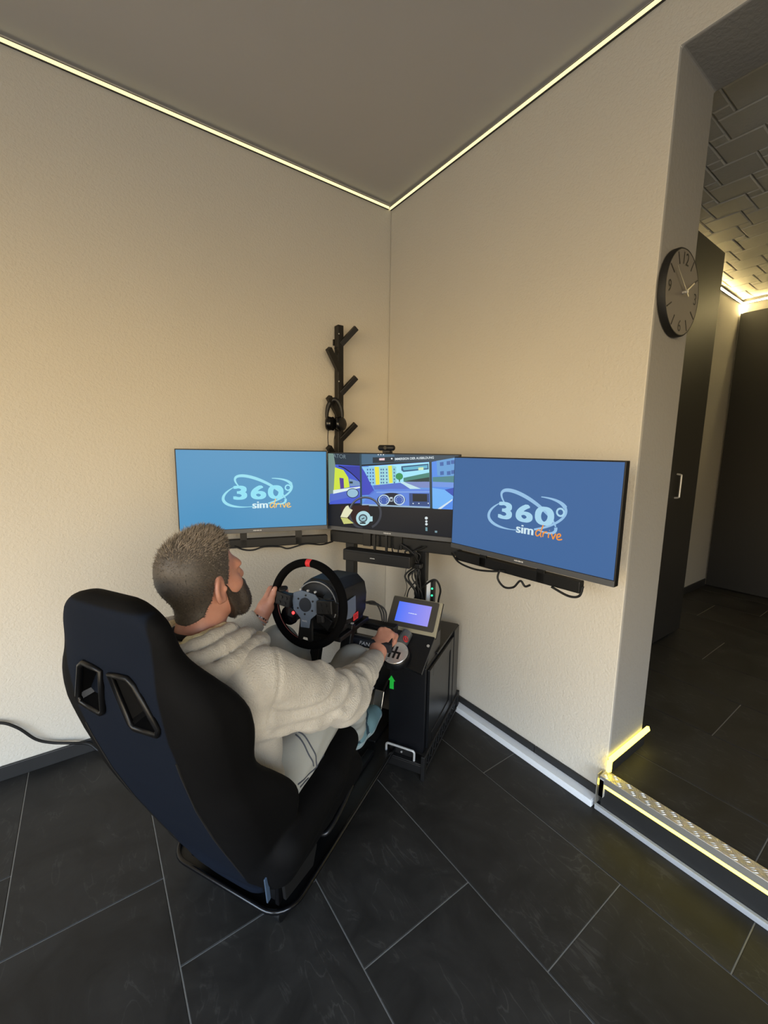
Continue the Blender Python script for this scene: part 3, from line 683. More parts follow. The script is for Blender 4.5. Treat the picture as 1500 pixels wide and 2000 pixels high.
def logo(fr, parent, cols):
    ring, big, sim, drive = cols
    mb = MB(); E1, E2, E3, E4 = .0022, .0025, .0028, .0031
    k = .000472; X = lambda px: (px - 726) * k; Y = lambda py: (447 - py) * k
    # two orbit rings (open arcs of varying width)
    ribbon(mb, fr, X(745), Y(455), 318 * k, 122 * k, math.radians(11), 62 - 0, 8, lambda s: (6 + 24 * s) * k, E1)
    ribbon(mb, fr, X(745), Y(455), 318 * k, 122 * k, math.radians(11), 130, 258, lambda s: (6 + 20 * math.sin(math.pi * min(1, s * 1.1))) * k, E1)
    ribbon(mb, fr, X(745), Y(455), 318 * k, 122 * k, math.radians(11), 282, 372, lambda s: (14 + 6 * s) * k, E1)
    ribbon(mb, fr, X(768), Y(432), 252 * k, 84 * k, math.radians(-27), 222, 18, lambda s: (10 + 18 * math.sin(math.pi * s)) * k, E1)
    ribbon(mb, fr, X(768), Y(432), 252 * k, 84 * k, math.radians(-27), 16, -60, lambda s: (24 - 16 * s) * k, E1)
    mb.part('logo_ring', ring, parent)
    mb = MB()
    for ox in (-10, -5, 0, 5, 10):
        for oy in (-4, 0, 4): text_fit(mb, '360', X(530 + ox), X(968 + ox), Y(515 + oy), Y(391 + oy), lambda x, y: fr(x, y, E2), space=1.12)
    mb.part('logo_number', big, parent)
    mb = MB(); ribbon(mb, fr, X(1020), Y(412), 25 * k, 25 * k, 0, 0, 360, lambda s: 13 * k, E2)
    mb.part('logo_degree', big, parent)
    mb = MB(); [text_fit(mb, 'sim', X(690 + o_), X(826 + o_), Y(604), Y(541), lambda x, y: fr(x, y, E3)) for o_ in (-4, 0, 4)]; mb.part('logo_word_sim', sim, parent)
    # handwritten word: brush strokes
    mb = MB()
    def stroke(P, w=9):
        Q = catmull([np.array([a, b, 0.]) for a, b in P], 6); V = []; F = []
        for i, q in enumerate(Q):
            d = unit(Q[min(i + 1, len(Q) - 1)] - Q[max(i - 1, 0)]); s = np.array([-d[1], d[0], 0]) * w / 2
            ww = 1 if 0 < i < len(Q) - 1 else .5
            for sg in (1, -1): V.append(fr(X(q[0] + sg * s[0] * ww), Y(q[1] + sg * s[1] * ww), E4))
            if i: F.append((2 * i - 2, 2 * i - 1, 2 * i + 1, 2 * i))
        mb.add(V, F)
    stroke([(882, 560), (868, 556), (850, 575), (852, 596), (866, 600), (884, 580)])
    stroke([(902, 516), (890, 560), (886, 590), (893, 606)])
    stroke([(906, 566), (905, 590), (904, 602)]); stroke([(905, 584), (915, 568), (928, 562), (936, 566)])
    stroke([(950, 566), (946, 588), (948, 602)]); stroke([(953, 545), (952, 550)], 10)
    stroke([(966, 566), (976, 588), (982, 602), (990, 584), (1000, 562)])
    stroke([(1008, 586), (1026, 580), (1034, 568), (1024, 560), (1010, 572), (1008, 592), (1022, 602), (1048, 594)])
    mb.part('logo_word_drive', drive, parent)
    return
M['scrL'] = emat('screen_light_blue', (76, 146, 192)); M['scrR'] = emat('screen_dull_blue', (66, 104, 156)); M['scrC'] = emat('screen_dark', (14, 20, 30))
for nm, c in dict(ringL=(150, 222, 240), bigL=(150, 226, 244), simL=(214, 240, 246), drvL=(246, 196, 96), ringR=(150, 192, 228), bigR=(168, 212, 236), simR=(206, 230, 240), drvR=(240, 150, 60)).items(): M[nm] = emat('print_' + nm, c)
t, fr, sc_ = monitor('L', 'monitor with light blue logo screen, on the left wall side', 'scrL'); logo(fr, sc_, ('ringL', 'bigL', 'simL', 'drvL'))
t, fr, sc_ = monitor('R', 'monitor with duller blue logo screen, nearest the clock pillar', 'scrR'); logo(fr, sc_, ('ringR', 'bigR', 'simR', 'drvR'))
t, fr, sc_ = monitor('C', 'middle monitor showing a driving lesson seen from a car cockpit', 'scrC')
# picture on the middle screen, drawn flat; coordinates measured on a close view of the screen
src = np.array([(190, 152), (1398, 184), (1345, 985), (190, 842)], float); hw, ht, hb = MW / 2 - .006, MH / 2 - .005, -MH / 2 + .023
dst = np.array([(-hw, ht), (hw, ht), (hw, hb), (-hw, hb)])
A_ = []; b_ = []
for (x, y), (u, v) in zip(src, dst):
    A_ += [[x, y, 1, 0, 0, 0, -u * x, -u * y], [0, 0, 0, x, y, 1, -v * x, -v * y]]; b_ += [u, v]
h_ = np.append(np.linalg.solve(np.array(A_), np.array(b_)), 1).reshape(3, 3)
def scr(x, y, e):
    q = h_ @ np.array([x, y, 1]); u, v = q[0] / q[2], q[1] / q[2]
    return fr(min(max(u, -hw), hw), min(max(v, hb), ht), e)
pm = MB(); pcols = []; pmats = []
def pic(P, col, lay):
    if col not in pcols: pcols.append(col); pmats.append(emat('screen_%d_%d_%d' % col, col))
    pm.poly([scr(x, y, .0019 + .00012 * lay) for x, y in P], pcols.index(col))
def disc(cx, cy, rx, ry, col, lay, n=26): pic([(cx + rx * math.cos(2 * math.pi * i / n), cy + ry * math.sin(2 * math.pi * i / n)) for i in range(n)][::-1], col, lay)
def ring(cx, cy, rx, ry, w, col, lay, a0=0, a1=360, n=40):
    for i in range(n):
        a, b = math.radians(a0 + (a1 - a0) * i / n), math.radians(a0 + (a1 - a0) * (i + 1) / n)
        pic([(cx + (rx - w) * math.cos(a), cy + (ry - w) * math.sin(a)), (cx + (rx - w) * math.cos(b), cy + (ry - w) * math.sin(b)), (cx + rx * math.cos(b), cy + ry * math.sin(b)), (cx + rx * math.cos(a), cy + ry * math.sin(a))], col, lay)
pic([(190, 152), (1398, 184), (1370, 985), (190, 842)], (16, 22, 34), 0)
pic([(190, 152), (480, 160), (480, 268), (190, 262)], (36, 52, 66), 1)
pic([(480, 160), (800, 168), (800, 250), (480, 268)], (70, 104, 130), 1); pic([(800, 168), (1398, 184), (1398, 235), (800, 250)], (40, 66, 86), 1)
pic([(245, 262), (490, 278), (490, 640), (200, 648)], (70, 92, 206), 1)                     # left side window
pic([(190, 152), (240, 156), (265, 340), (235, 590), (195, 640)], (120, 146, 138), 2)         # pale figure edge
pic([(252, 290), (330, 318), (372, 390), (385, 485), (240, 512)], (206, 226, 70), 3)
pic([(292, 392), (330, 398), (334, 494), (300, 500)], (84, 62, 150), 4)
pic([(380, 400), (470, 430), (486, 470), (388, 478)], (120, 150, 190), 3); pic([(384, 428), (414, 430), (414, 450), (386, 450)], (40, 66, 70), 4)
pic([(235, 512), (486, 478), (486, 492), (235, 548)], (220, 236, 236), 4)
pic([(205, 548), (486, 492), (486, 560), (200, 622)], (84, 108, 200), 3)
pic([(300, 278), (486, 282), (484, 432), (410, 360)], (52, 60, 160), 3)
for i in range(12):
    t0, t1 = i / 12, (i + 1) / 12; f = lambda s: (285 + 200 * s, 278 + 160 * s ** 1.5)
    a, b = f(t0), f(t1); pic([(a[0], a[1] - 5), (b[0], b[1] - 5), (b[0], b[1] + 6), (a[0], a[1] + 6)], (14, 18, 40), 5)
disc(412, 543, 52, 44, (150, 190, 214), 5); ring(412, 543, 55, 47, 6, (24, 34, 60), 6)
pic([(480, 160), (497, 160), (497, 655), (480, 655)], (44, 70, 84), 7)
pic([(497, 282), (1130, 244), (1122, 690), (497, 655)], (96, 150, 226), 1)                  # windscreen
pic([(560, 284), (1125, 248), (1125, 450), (560, 470)], (160, 228, 250), 2)
pic([(500, 290), (630, 290), (640, 470), (590, 470)], (140, 200, 236), 3)
pic([(615, 288), (655, 290), (660, 462), (625, 466)], (232, 226, 70), 4); pic([(655, 290), (745, 280), (748, 455), (660, 462)], (156, 214, 222), 3)
pic([(740, 280), (775, 278), (780, 448), (748, 450)], (226, 226, 76), 4); pic([(775, 278), (815, 290), (815, 440), (780, 448)], (140, 206, 216), 3)
for i, x in enumerate((545, 570, 595, 670, 690, 720, 790)):
    for y in (308, 340, 372, 404, 436): pic([(x, y), (x + 12, y), (x + 12, y + 16), (x, y + 16)], (70, 110, 160), 5)
disc(842, 385, 34, 34, (52, 146, 90), 5); pic([(838, 410), (848, 410), (848, 438), (838, 438)], (60, 90, 60), 5)
pic([(880, 400), (1010, 372), (1120, 350), (1120, 440), (880, 436)], (66, 130, 120), 4); pic([(930, 425), (1120, 395), (1120, 440), (880, 438)], (28, 58, 62), 5)
pic([(890, 440), (1120, 438), (1120, 500), (930, 492)], (120, 138, 196), 5)
pic([(600, 470), (850, 446), (940, 508), (612, 512)], (84, 112, 202), 5); pic([(850, 442), (885, 440), (1040, 508), (940, 508)], (190, 226, 236), 6)
pic([(862, 285), (1115, 262), (1116, 318), (880, 342), (862, 325)], (44, 92, 130), 6); pic([(874, 298), (1105, 276), (1105, 306), (884, 326)], (96, 176, 204), 7); pic([(1020, 300), (1068, 296), (1068, 324), (1020, 326)], (200, 232, 190), 8)
pic([(497, 300), (520, 330), (614, 530), (575, 560), (497, 565)], (66, 76, 190), 6)             # a-pillar
pic([(600, 520), (760, 505), (1125, 515), (1120, 690), (497, 655), (560, 560)], (92, 132, 220), 6)  # dashboard
pic([(630, 530), (1125, 530), (1125, 545), (630, 545)], (120, 158, 228), 7)
disc(765, 612, 130, 68, (24, 32, 52), 8)
for cx in (698, 838):
    disc(cx, 612, 52, 52, (196, 222, 236), 9); disc(cx, 612, 43, 43, (64, 96, 176), 10)
    for i in range(9):
        a = math.radians(140 + 260 * i / 8); pic([(cx + 30 * math.cos(a) - 3, 612 + 30 * math.sin(a) - 3), (cx + 30 * math.cos(a) + 3, 612 + 30 * math.sin(a) - 3), (cx + 30 * math.cos(a) + 3, 612 + 30 * math.sin(a) + 3), (cx + 30 * math.cos(a) - 3, 612 + 30 * math.sin(a) + 3)], (210, 224, 236), 11)
pic([(752, 586), (778, 586), (778, 628), (752, 628)], (196, 214, 226), 11); pic([(757, 600), (773, 600), (773, 622), (757, 622)], (24, 32, 52), 12)
pic([(930, 550), (1115, 555), (1115, 680), (930, 672)], (50, 76, 130), 8); pic([(962, 556), (1095, 560), (1095, 634), (962, 630)], (26, 36, 46), 9)
for x in (965, 1018, 1105): disc(x, 650, 6, 6, (210, 224, 236), 10, 10)
pic([(497, 648), (1122, 684), (1122, 698), (497, 664)], (150, 180, 206), 12)
pic([(1122, 244), (1145, 240), (1142, 700), (1120, 700)], (40, 62, 70), 13)
pic([(1145, 245), (1362, 205), (1340, 720), (1142, 700)], (80, 140, 232), 2)                 # right side view
pic([(1190, 235), (1362, 205), (1355, 400), (1195, 380)], (96, 156, 214), 3)
for (x, y) in ((1222, 250), (1285, 240), (1222, 340), (1285, 340), (1325, 232), (1325, 330)): pic([(x, y), (x + 34, y - 4), (x + 34, y + 34), (x, y + 36)], (56, 100, 170), 4)
pic([(1150, 395), (1355, 385), (1352, 450), (1150, 440)], (70, 130, 140), 4); pic([(1150, 440), (1352, 450), (1350, 500), (1148, 490)], (110, 150, 226), 5)
pic([(1145, 500), (1260, 520), (1345, 590), (1330, 615), (1180, 710), (1142, 700)], (110, 178, 246), 6); pic([(1190, 705), (1330, 610), (1330, 625), (1215, 712)], (206, 226, 240), 7); pic([(1260, 520), (1350, 500), (1345, 590)], (50, 80, 180), 7)
pic([(195, 650), (497, 664), (1345, 715), (1340, 975), (190, 842)], (22, 26, 34), 12)          # dark room below
pic([(300, 665), (560, 660), (560, 850), (330, 835)], (46, 26, 28), 13)
ring(525, 735, 152, 160, 20, (58, 62, 72), 14, 100, 425, 46); ring(525, 735, 148, 156, 5, (120, 128, 140), 15, 180, 330)
disc(508, 786, 66, 70, (176, 216, 224), 15); disc(505, 786, 40, 40, (70, 84, 94), 16); disc(505, 786, 28, 26, (150, 190, 200), 17); pic([(492, 790), (518, 778), (520, 786), (494, 798)], (24, 28, 34), 18)
pic([(560, 770), (592, 768), (592, 816), (560, 820)], (176, 216, 224), 16); pic([(474, 826), (530, 826), (526, 840), (478, 838)], (24, 30, 34), 18)
pic([(300, 770), (330, 700), (352, 668), (372, 660), (384, 690), (412, 705), (395, 735), (362, 778)], (226, 226, 190), 16)
pic([(302, 775), (362, 782), (420, 832), (330, 838)], (196, 200, 120), 16)
for y, r0 in ((793, 14), (825, 11), (852, 12)): disc(1084, y, r0, r0, (214, 224, 228), 16, 14)
pic([(1074, 880), (1092, 882), (1092, 918), (1074, 916)], (110, 150, 160), 16); pic([(1160, 915), (1182, 917), (1180, 936), (1160, 934)], (120, 150, 160), 16)
pic([(660, 206), (710, 204), (710, 226), (660, 226)], (236, 200, 206), 14); disc(776, 210, 8, 8, (230, 236, 240), 14, 12)
for x in (652, 676, 700): disc(x, 170, 6, 6, (220, 230, 236), 14, 10)
pic([(600, 196), (800, 192), (800, 248), (600, 252)], (30, 46, 60), 13)
pm.part('screen_picture', pmats, sc_)
mb = MB(); tp = lambda P: (lambda x, y: tuple((1 - y) * ((1 - x) * np.array(P[0]) + x * np.array(P[1])) + y * ((1 - x) * np.array(P[3]) + x * np.array(P[2]))))
e_ = .0043
text_fit(mb, 'IMMERSION DER AUSBILDUNG', 0, 1, 0, 1, tp([scr(806, 226, e_), scr(1168, 214, e_), scr(1168, 190, e_), scr(806, 203, e_)]), offset=.02)
mb.part('caption', emat('caption_white', (214, 226, 232)), sc_)
mb = MB(); text_fit(mb, 'ATOR', 0, 1, 0, 1, tp([scr(238, 194, e_), scr(356, 208, e_), scr(356, 170, e_), scr(238, 156, e_)])); mb.part('caption', emat('caption_grey', (120, 136, 144)), sc_)

# webcam clipped on the middle monitor
c, r, n, fr = mon_frame(*MONS['C'])
wc = thing('webcam', 'small black webcam clipped on top of the middle monitor', 'webcam', fr(-.012, MH / 2, -.01), WORLD)
MB().tube([np.array(fr(-.05, MH / 2 + .023, .0)), np.array(fr(-.045, MH / 2 + .023, .0)), np.array(fr(.022, MH / 2 + .023, .0)), np.array(fr(.027, MH / 2 + .023, .0))], [.008, .0125, .0125, .008], n=16, sm=1).part('body', 'blk_plastic', wc, smooth=60)
MB().cyl(fr(-.012, MH / 2 + .023, .009), fr(-.012, MH / 2 + .023, .015), .008, n=20).part('lens', 'blk_gloss', wc, smooth=40)
MB().obox(fr(-.012, MH / 2 + .0065, -.008), (r, n, (0, 0, 1)), (.018, .012, .006)).obox(fr(-.012, MH / 2 - .02, -.029), (r, n, (0, 0, 1)), (.016, .003, .03)).part('clip', 'blk_plastic', wc, bevel=.002)

# ------------------------------------------------------------------ stand carrying the monitors
def loc(P): return np.array((RIG.inverted() @ Vector(P))[:])
ms = thing('monitor_stand', 'black metal stand with two posts carrying the three monitors', 'monitor stand', (-.015, 1.0, 0))
for x in (-.205, .172):
    MB().box((x - .024, .975, .03), (x + .024, 1.015, 1.14)).part('post', 'blk_metal', ms, bevel=.003)
    MB().box((x - .026, .80, .0), (x + .026, 1.18, .03)).part('foot', 'blk_metal', ms, bevel=.003)
MB().box((-.229, .985, .33), (.196, 1.005, .37)).part('cross_bar', 'blk_metal', ms, bevel=.002)
MB().box((-.30, .945, .85), (.36, .975, .905)).part('cross_bar', 'blk_metal', ms, bevel=.003)
for key, s0, s1 in (('L', -.20, .33), ('R', -.33, .20)):
    c, r, n, fr = mon_frame(*MONS[key]); zb = .868 - c[2]
    a, b = loc(fr(s0, zb, -.055)), loc(fr(s1, zb, -.055))
    MB().beam(a, b, .03, .040).part('arm', 'blk_metal', ms, bevel=.003)
    for q in (s0 + .14, s1 - .14): MB().beam(loc(fr(q, zb - .015, -.045)), loc(fr(q, zb + .2, -.045)), .03, .01, up=tuple(RIG.inverted().to_3x3() @ Vector(tuple(n)))).part('bracket', 'blk_metal', ms, bevel=.001)
for x in (-.09, .07): MB().box((x - .02, .935, .85), (x + .02, .944, 1.12)).part('bracket', 'blk_metal', ms, bevel=.001)

sb = thing('soundbar', 'black soundbar hanging below the middle monitor', 'speaker', (.02, .89, .79))
MB().box((-.178, .862, .788), (.160, .925, .842)).part('body', 'blk_plastic', sb, bevel=.005)
MB().box((-.176, .8605, .791), (.158, .8625, .832)).part('grille', 'cab_dark', sb, bevel=.001)
for x in (-.035, .025): MB().box((x - .005, .905, .840), (x + .005, .915, .95)).part('hanger', 'blk_metal', sb)
mb = MB()
for k in range(5): mb.box((-.034 + .005 * k, .8595, .812), (-.031 + .005 * k, .8606, .8155 + .001 * (k % 2)))
mb.part('maker_mark', 'text_white', sb)

cb = thing('cable_bundle', 'tangle of black cables tied to the right stand post', 'cables', (.16, .95, .5))
rr = random.Random(3)
for k in range(9):
    x = .155 + rr.uniform(-.02, .02); y = .95 + rr.uniform(-.025, .01)
    P = [(x + rr.uniform(-.10, .05), .93, .865 + rr.uniform(-.01, .02)), (x + rr.uniform(-.035, .02), y - .01, .84), (.165 + rr.uniform(-.010, .01), .945, .785), (x + rr.uniform(-.035, .035), y - .012, .73), (x + rr.uniform(-.03, .03), y - .01, .66), (x + rr.uniform(-.02, .03), y, .58), (x + rr.uniform(-.02, .02), y + .02, .47)]
    MB().tube(P, rr.uniform(.0028, .0046), n=7, sm=8).part('cable', 'blk_rubber', cb, smooth=60)
for k, (xo, sag) in enumerate(((.105, .05), (.075, .03))): MB().tube([(xo - .03, .93, .87), (xo - .02, .92, .87 - sag), (xo + .03, .92, .86 - sag), (.16, .94, .80)], .003, n=6).part('cable', 'blk_rubber', cb, smooth=60)
MB().tube([(.118, .94, .80), (.112, .93, .73), (.122, .93, .68), (.106, .93, .62)], .0016, n=6).part('cable', 'blk_rubber', cb, smooth=60)
MB().tube([(.17, .945, .67), (.25, .93, .735), (.275, .95, .69), (.262, .97, .62), (.255, .99, .5)], .0045, n=7).part('cable', 'blk_rubber', cb, smooth=60)
MB().box((.142, .925, .775), (.188, .962, .797)).part('cable_tie', 'cab_dark', cb, bevel=.006)
ps = thing('power_strip', 'upright power strip with green lights beside the cable bundle', 'power strip', (.235, .965, .60))
MB().box((.207, .955, .60), (.228, .975, .715)).part('housing', 'white_pvc', ps, bevel=.003)
MB().box((.229, .948, .595), (.246, .975, .725)).part('socket_rail', 'blk_plastic', ps, bevel=.003)
for z in (.687, .655): MB().cyl((.2375, .9485, z), (.2375, .945, z), .0045, n=14).part('indicator', 'green_led', ps, smooth=40)
# cables drooping below the side monitors
def droop(label, P, rad=.004):
    P = [loc(p) for p in P]; b = tuple(min(P, key=lambda q: q[2]))
    MB().tube(P, rad, n=7).solo('monitor_cable', 'blk_rubber', label, 'cable', b, smooth=60, group='cables under the monitors')
c, r, n, fr = mon_frame(*MONS['L']); z_ = lambda z: z - c[2]
droop('black cable sagging under the bar of the light blue monitor', [fr(-.10, z_(.86), -.03), fr(-.06, z_(.842), -.03), fr(-.02, z_(.838), -.03), fr(.03, z_(.85), -.03), fr(.10, z_(.846), -.03), fr(.14, z_(.835), -.03), fr(.22, z_(.852), -.03), fr(.30, z_(.842), -.04), fr(.36, z_(.85), -.06)])
c, r, n, fr = mon_frame(*MONS['R']); z_ = lambda z: z - c[2]
droop('black cable running along the bar of the duller blue monitor', [fr(-.36, z_(.87), -.05), fr(-.30, z_(.845), -.03), fr(-.22, z_(.835), -.03), fr(-.14, z_(.845), -.03), fr(-.08, z_(.86), -.035)])
droop('looped black cable hanging lowest under the duller blue monitor', [fr(-.10, z_(.86), -.03), fr(-.105, z_(.825), -.028), fr(-.075, z_(.80), -.028), fr(-.035, z_(.81), -.028), fr(-.01, z_(.84), -.03), fr(.01, z_(.825), -.03), fr(.03, z_(.835), -.03)])
droop('short black cable curling up at the bar end under the duller blue monitor', [fr(.11, z_(.85), -.03), fr(.17, z_(.835), -.03), fr(.205, z_(.845), -.03), fr(.215, z_(.88), -.03)])

# ------------------------------------------------------------------ simulator frame
sf = thing('simulator_frame', 'black steel frame of the driving simulator with wheel stand and pedals', 'simulator frame', (0, .35, 0))
def rrect(x0, x1, y0, y1, rad, z, n=8):
    P = []
    for cx, cy, a0 in ((x1 - rad, y1 - rad, 0), (x0 + rad, y1 - rad, 90), (x0 + rad, y0 + rad, 180), (x1 - rad, y0 + rad, 270)):
        P += [(cx + rad * math.cos(math.radians(a0 + 90 * k / n)), cy + rad * math.sin(math.radians(a0 + 90 * k / n)), z) for k in range(n + 1)]
    return P
MB().prism(rrect(-.255, .190, -.055, .98, .075, .064), (0, 0, .006)).part('base_plate', 'blk_metal', sf, bevel=.001)
MB().tube(rrect(-.255, .190, -.055, .98, .075, .077), .007, n=10, sm=1, closed=True).part('rim', 'blk_gloss', sf, smooth=60)
for x, y in ((-.17, .02), (.135, .0), (-.17, .90), (.135, .90)):
    MB().cyl((x - .011, y, .028), (x + .011, y, .028), .028, n=22).part('caster', 'blk_plastic', sf, smooth=40, bevel=.002)
    MB().box((x - .016, y - .014, .03), (x - .0125, y + .014, .063)).box((x + .0125, y - .014, .03), (x + .016, y + .014, .063)).box((x - .018, y - .018, .060), (x + .018, y + .018, .0645)).part('caster_fork', 'blk_metal', sf)
for x in (-.15, .11): MB().box((x - .015, .02, .070), (x + .015, .60, .088)).part('seat_rail', 'blk_metal', sf, bevel=.003)
for x in (-.06, .065):
    MB().beam((x, .33, .072), (x, .50, .66), .026, .04, up=(1, 0, 0)).part('wheel_post', 'blk_metal', sf, bevel=.003)
MB().box((-.085, .40, .630), (.085, .62, .648)).part('wheel_deck', 'blk_metal', sf, bevel=.003)
fb = MB().box((-.02, .540, .556), (.215, .560, .588)).part('front_bar', 'dark_plate', sf, bevel=.002)
mb = MB(); text_fit(mb, 'FANATEC', .085, .190, .565, .580, lambda x, y: (x, .5394, y), shear=.25, offset=.01); mb.part('lettering', 'text_white', fb)
MB().box((-.10, .610, .598), (.20, .650, .626)).part('rear_bar', 'blk_metal', sf, bevel=.003)
MB().cyl((.06, .608, .612), (.14, .608, .612), .006, n=12).part('rod', 'blk_gloss', sf, smooth=40)
MB().beam((.188, .55, .572), (.172, .63, .61), .045, .014).part('side_plate', 'blk_metal', sf, bevel=.004)
MB().beam((.02, .55, .572), (.0, .63, .61), .055, .014).part('side_plate', 'blk_metal', sf, bevel=.004)
MB().box((-.17, .66, .070), (.10, .90, .080)).part('pedal_plate', 'blk_metal', sf, bevel=.003)
MB().prism([(-.15, .88, .08), (-.15, .93, .08), (-.15, .97, .30), (-.15, .955, .30)], (.24, 0, 0)).part('pedal_back', 'blk_metal', sf, bevel=.003)
for x in (-.12, -.03, .055):
    pd = MB().beam((x, .93, .24), (x, .78, .17), .012, .012).part('pedal_arm', 'blk_metal', sf, bevel=.002)
    MB().beam((x, .757, .12), (x, .797, .225), .045, .007, up=(0, 1, 0)).part('pedal_pad', 'alu', pd, bevel=.002)

# ------------------------------------------------------------------ steering wheel and its motor
WC = np.array([-.013, .347, .774]); EX = np.array([1., 0, 0]); TL = math.radians(6.5)
EV = np.array([0, math.sin(TL), math.cos(TL)]); EN = np.array([0, -math.cos(TL), math.sin(TL)])
wp = lambda u, v, w=0.: WC + u * EX + v * EV + w * EN
RM, Rm_ = .1415, .0152
sw = thing('steering_wheel', 'black suede steering wheel with red centre mark held by the driver', 'steering wheel', tuple(wp(0, -.157)))
mb = MB(); n1, n2 = 96, 14; V = []; F = []
for i in range(n1):
    a = 2 * math.pi * i / n1
    for k in range(n2):
        b = 2 * math.pi * k / n2; rad = RM + Rm_ * .92 * math.cos(b); V.append(wp(rad * math.cos(a), rad * math.sin(a), Rm_ * 1.08 * math.sin(b)))
for i in range(n1):
    for k in range(n2): F.append((i * n2 + k, i * n2 + (k + 1) % n2, ((i + 1) % n1) * n2 + (k + 1) % n2, ((i + 1) % n1) * n2 + k))
mk = lambda i: 1 if abs(((i + .5) / n1 * 360 - 90)) < 2.2 else 0
mb.add(V, F); mb.m = [mk(i) for i in range(n1) for k in range(n2)]
mb.part('rim', ['blk_suede', 'red'], sw, smooth=80)
stp = MB().tube([wp((RM - .0158) * math.cos(a), (RM - .0158) * math.sin(a), .004) for a in np.radians(np.linspace(185, 262, 30))], .0012, n=6, sm=1).part('stitching', mat('stitch', (130, 70, 66), .8), sw, smooth=60)
def plate(P, w0, th, name, m, parent=sw, bevel=.0015): return MB().prism([wp(u, v, w0) for u, v in P], EN * th).part(name, m, parent, bevel=bevel)
plate([(-.125, .022), (-.04, .030), (-.04, -.012), (-.125, -.014)], -.004, .010, 'spoke', 'blk_metal')
plate([(.125, .022), (.04, .030), (.04, -.012), (.125, -.014)], -.004, .010, 'spoke', 'blk_metal')
sp = MB().prism([wp(u, v, -.004) for u, v in ((-.024, -.05), (.024, -.05), (.030, -.132), (.016, -.134), (.010, -.115), (-.010, -.115), (-.016, -.134), (-.030, -.132))], EN * .010).part('spoke', 'blk_metal', sw, bevel=.0015)
hub = plate([(-.052, .034), (-.020, .046), (.034, .040), (.054, .022), (.052, -.020), (.022, -.048), (.019, -.078), (-.015, -.080), (-.017, -.050), (-.048, -.024), (-.055, .006)], .008, .006, 'hub_plate', 'grey_plate')
MB().cyl(wp(0, 0, .0138), wp(0, 0, .0165), .024, n=32).part('hub_cap', 'dark_plate', hub, smooth=40)
for k in range(6):
    a = math.radians(90 + 60 * k); MB().cyl(wp(.034 * math.cos(a), .034 * math.sin(a) * .95, .0138), wp(.034 * math.cos(a), .034 * math.sin(a) * .95, .0152), .0036, n=8).part('bolt', 'ink', hub)
mb = MB(); text_fit(mb, 'FANATEC', -.009, .011, -.0585, -.0535, lambda x, y: wp(x, y, .0146)); mb.part('lettering', 'text_white', hub)
for s in (-1, 1):
    bb = MB().prism([wp(s * u, v, .004) for u, v in ((.052, .026), (.112, .034), (.118, -.012), (.056, -.020))], EN * .026).part('button_box', 'blk_plastic', sw, bevel=.004)
    MB().cyl(wp(s * .092, .040, .018), wp(s * .092, .045, .02), .016, n=18).part('rotary_knob', 'cab_dark', bb, smooth=40, bevel=.001)
    for q, (u, v) in enumerate(((.070, .014), (.090, .016), (.075, -.004), (.097, -.002))): MB().cyl(wp(s * u, v, .03), wp(s * u, v, .0325), .0055, n=14).part('button', 'cab_dark', bb, smooth=40)
    MB().prism([wp(s * u, v, .002) for u, v in ((.045, -.024), (.070, -.026), (.074, -.050), (.050, -.056))], EN * .012).part('button_box', 'blk_plastic', sw, bevel=.003)
MB().cyl(wp(-.047, -.036, .014), wp(-.047, -.036, .0165), .0055, n=16).part('indicator', 'red_led', sw, smooth=40)
for k in range(3): MB().cyl(wp(-.03 + .03 * k, .046, .0), wp(-.03 + .03 * k, .046, .006), .004, n=10).part('screw', 'steel', sw)
# paddle ring behind the lower left of the rim
MB().lathe([(0, .030), (.004, .034), (.014, .034), (.018, .028)], wp(-.088, -.060, -.03), EN, n=28).part('paddle_pod', 'blk_gloss', sw, smooth=40)
MB().prism([wp(u, v, -.022) for u, v in ((-.03, -.02), (-.09, -.05), (-.075, -.085), (-.02, -.05))], EN * .006).part('paddle', 'blk_metal', sw, bevel=.001)
MB().prism([wp(u, v, -.022) for u, v in ((.03, -.02), (.09, -.05), (.075, -.085), (.02, -.05))], EN * .006).part('paddle', 'blk_metal', sw, bevel=.001)

wb = thing('wheel_base', 'black motor housing mounted behind the steering wheel', 'wheel base', (0, .50, .648))
BC = np.array([-.012, .395, .752]); AX = -EN
def octa(r, w=1., fl=.55):  # rounded octagon outline in the wheel plane
    return [(r * w * x, r * y) for x, y in ((-.5, 1.0), (.5, 1.0), (.88, .70), (1.0, .25), (1.0, -.45), (.8, -.95), (-.8, -.95), (-1.0, -.45), (-1.0, .25), (-.88, .70))]
V = []; F = []; sec = [(.018, .080), (.03, .089), (.10, .095), (.13, .096), (.21, .092), (.235, .078)]
for h, r in sec: V += [BC + h * AX + u * EX + v * EV for u, v in octa(r)]
nn = 10
for k in range(len(sec) - 1): F += [(k * nn + i, (k + 1) * nn + i, (k + 1) * nn + (i + 1) % nn, k * nn + (i + 1) % nn) for i in range(nn)]
F += [tuple(range(nn)), tuple((len(sec) - 1) * nn + i for i in range(nn))[::-1]]
MB().add(V, F).part('housing', 'blk_plastic', wb, smooth=25, bevel=.003)
MB().prism([BC + .06 * AX + EX * .0945 + EX * .001 + a * AX + b * EV for a, b in ((-.02, .02), (.05, .03), (.06, -.03), (.03, -.05), (-.02, -.045))], EX * .003).part('side_panel', 'grey_plate', wb, bevel=.001)
MB().lathe([(.0, .076), (.006, .086), (.016, .086), (.020, .080)], BC, AX, n=48).part('front_ring', 'cab_dark', wb, smooth=40)
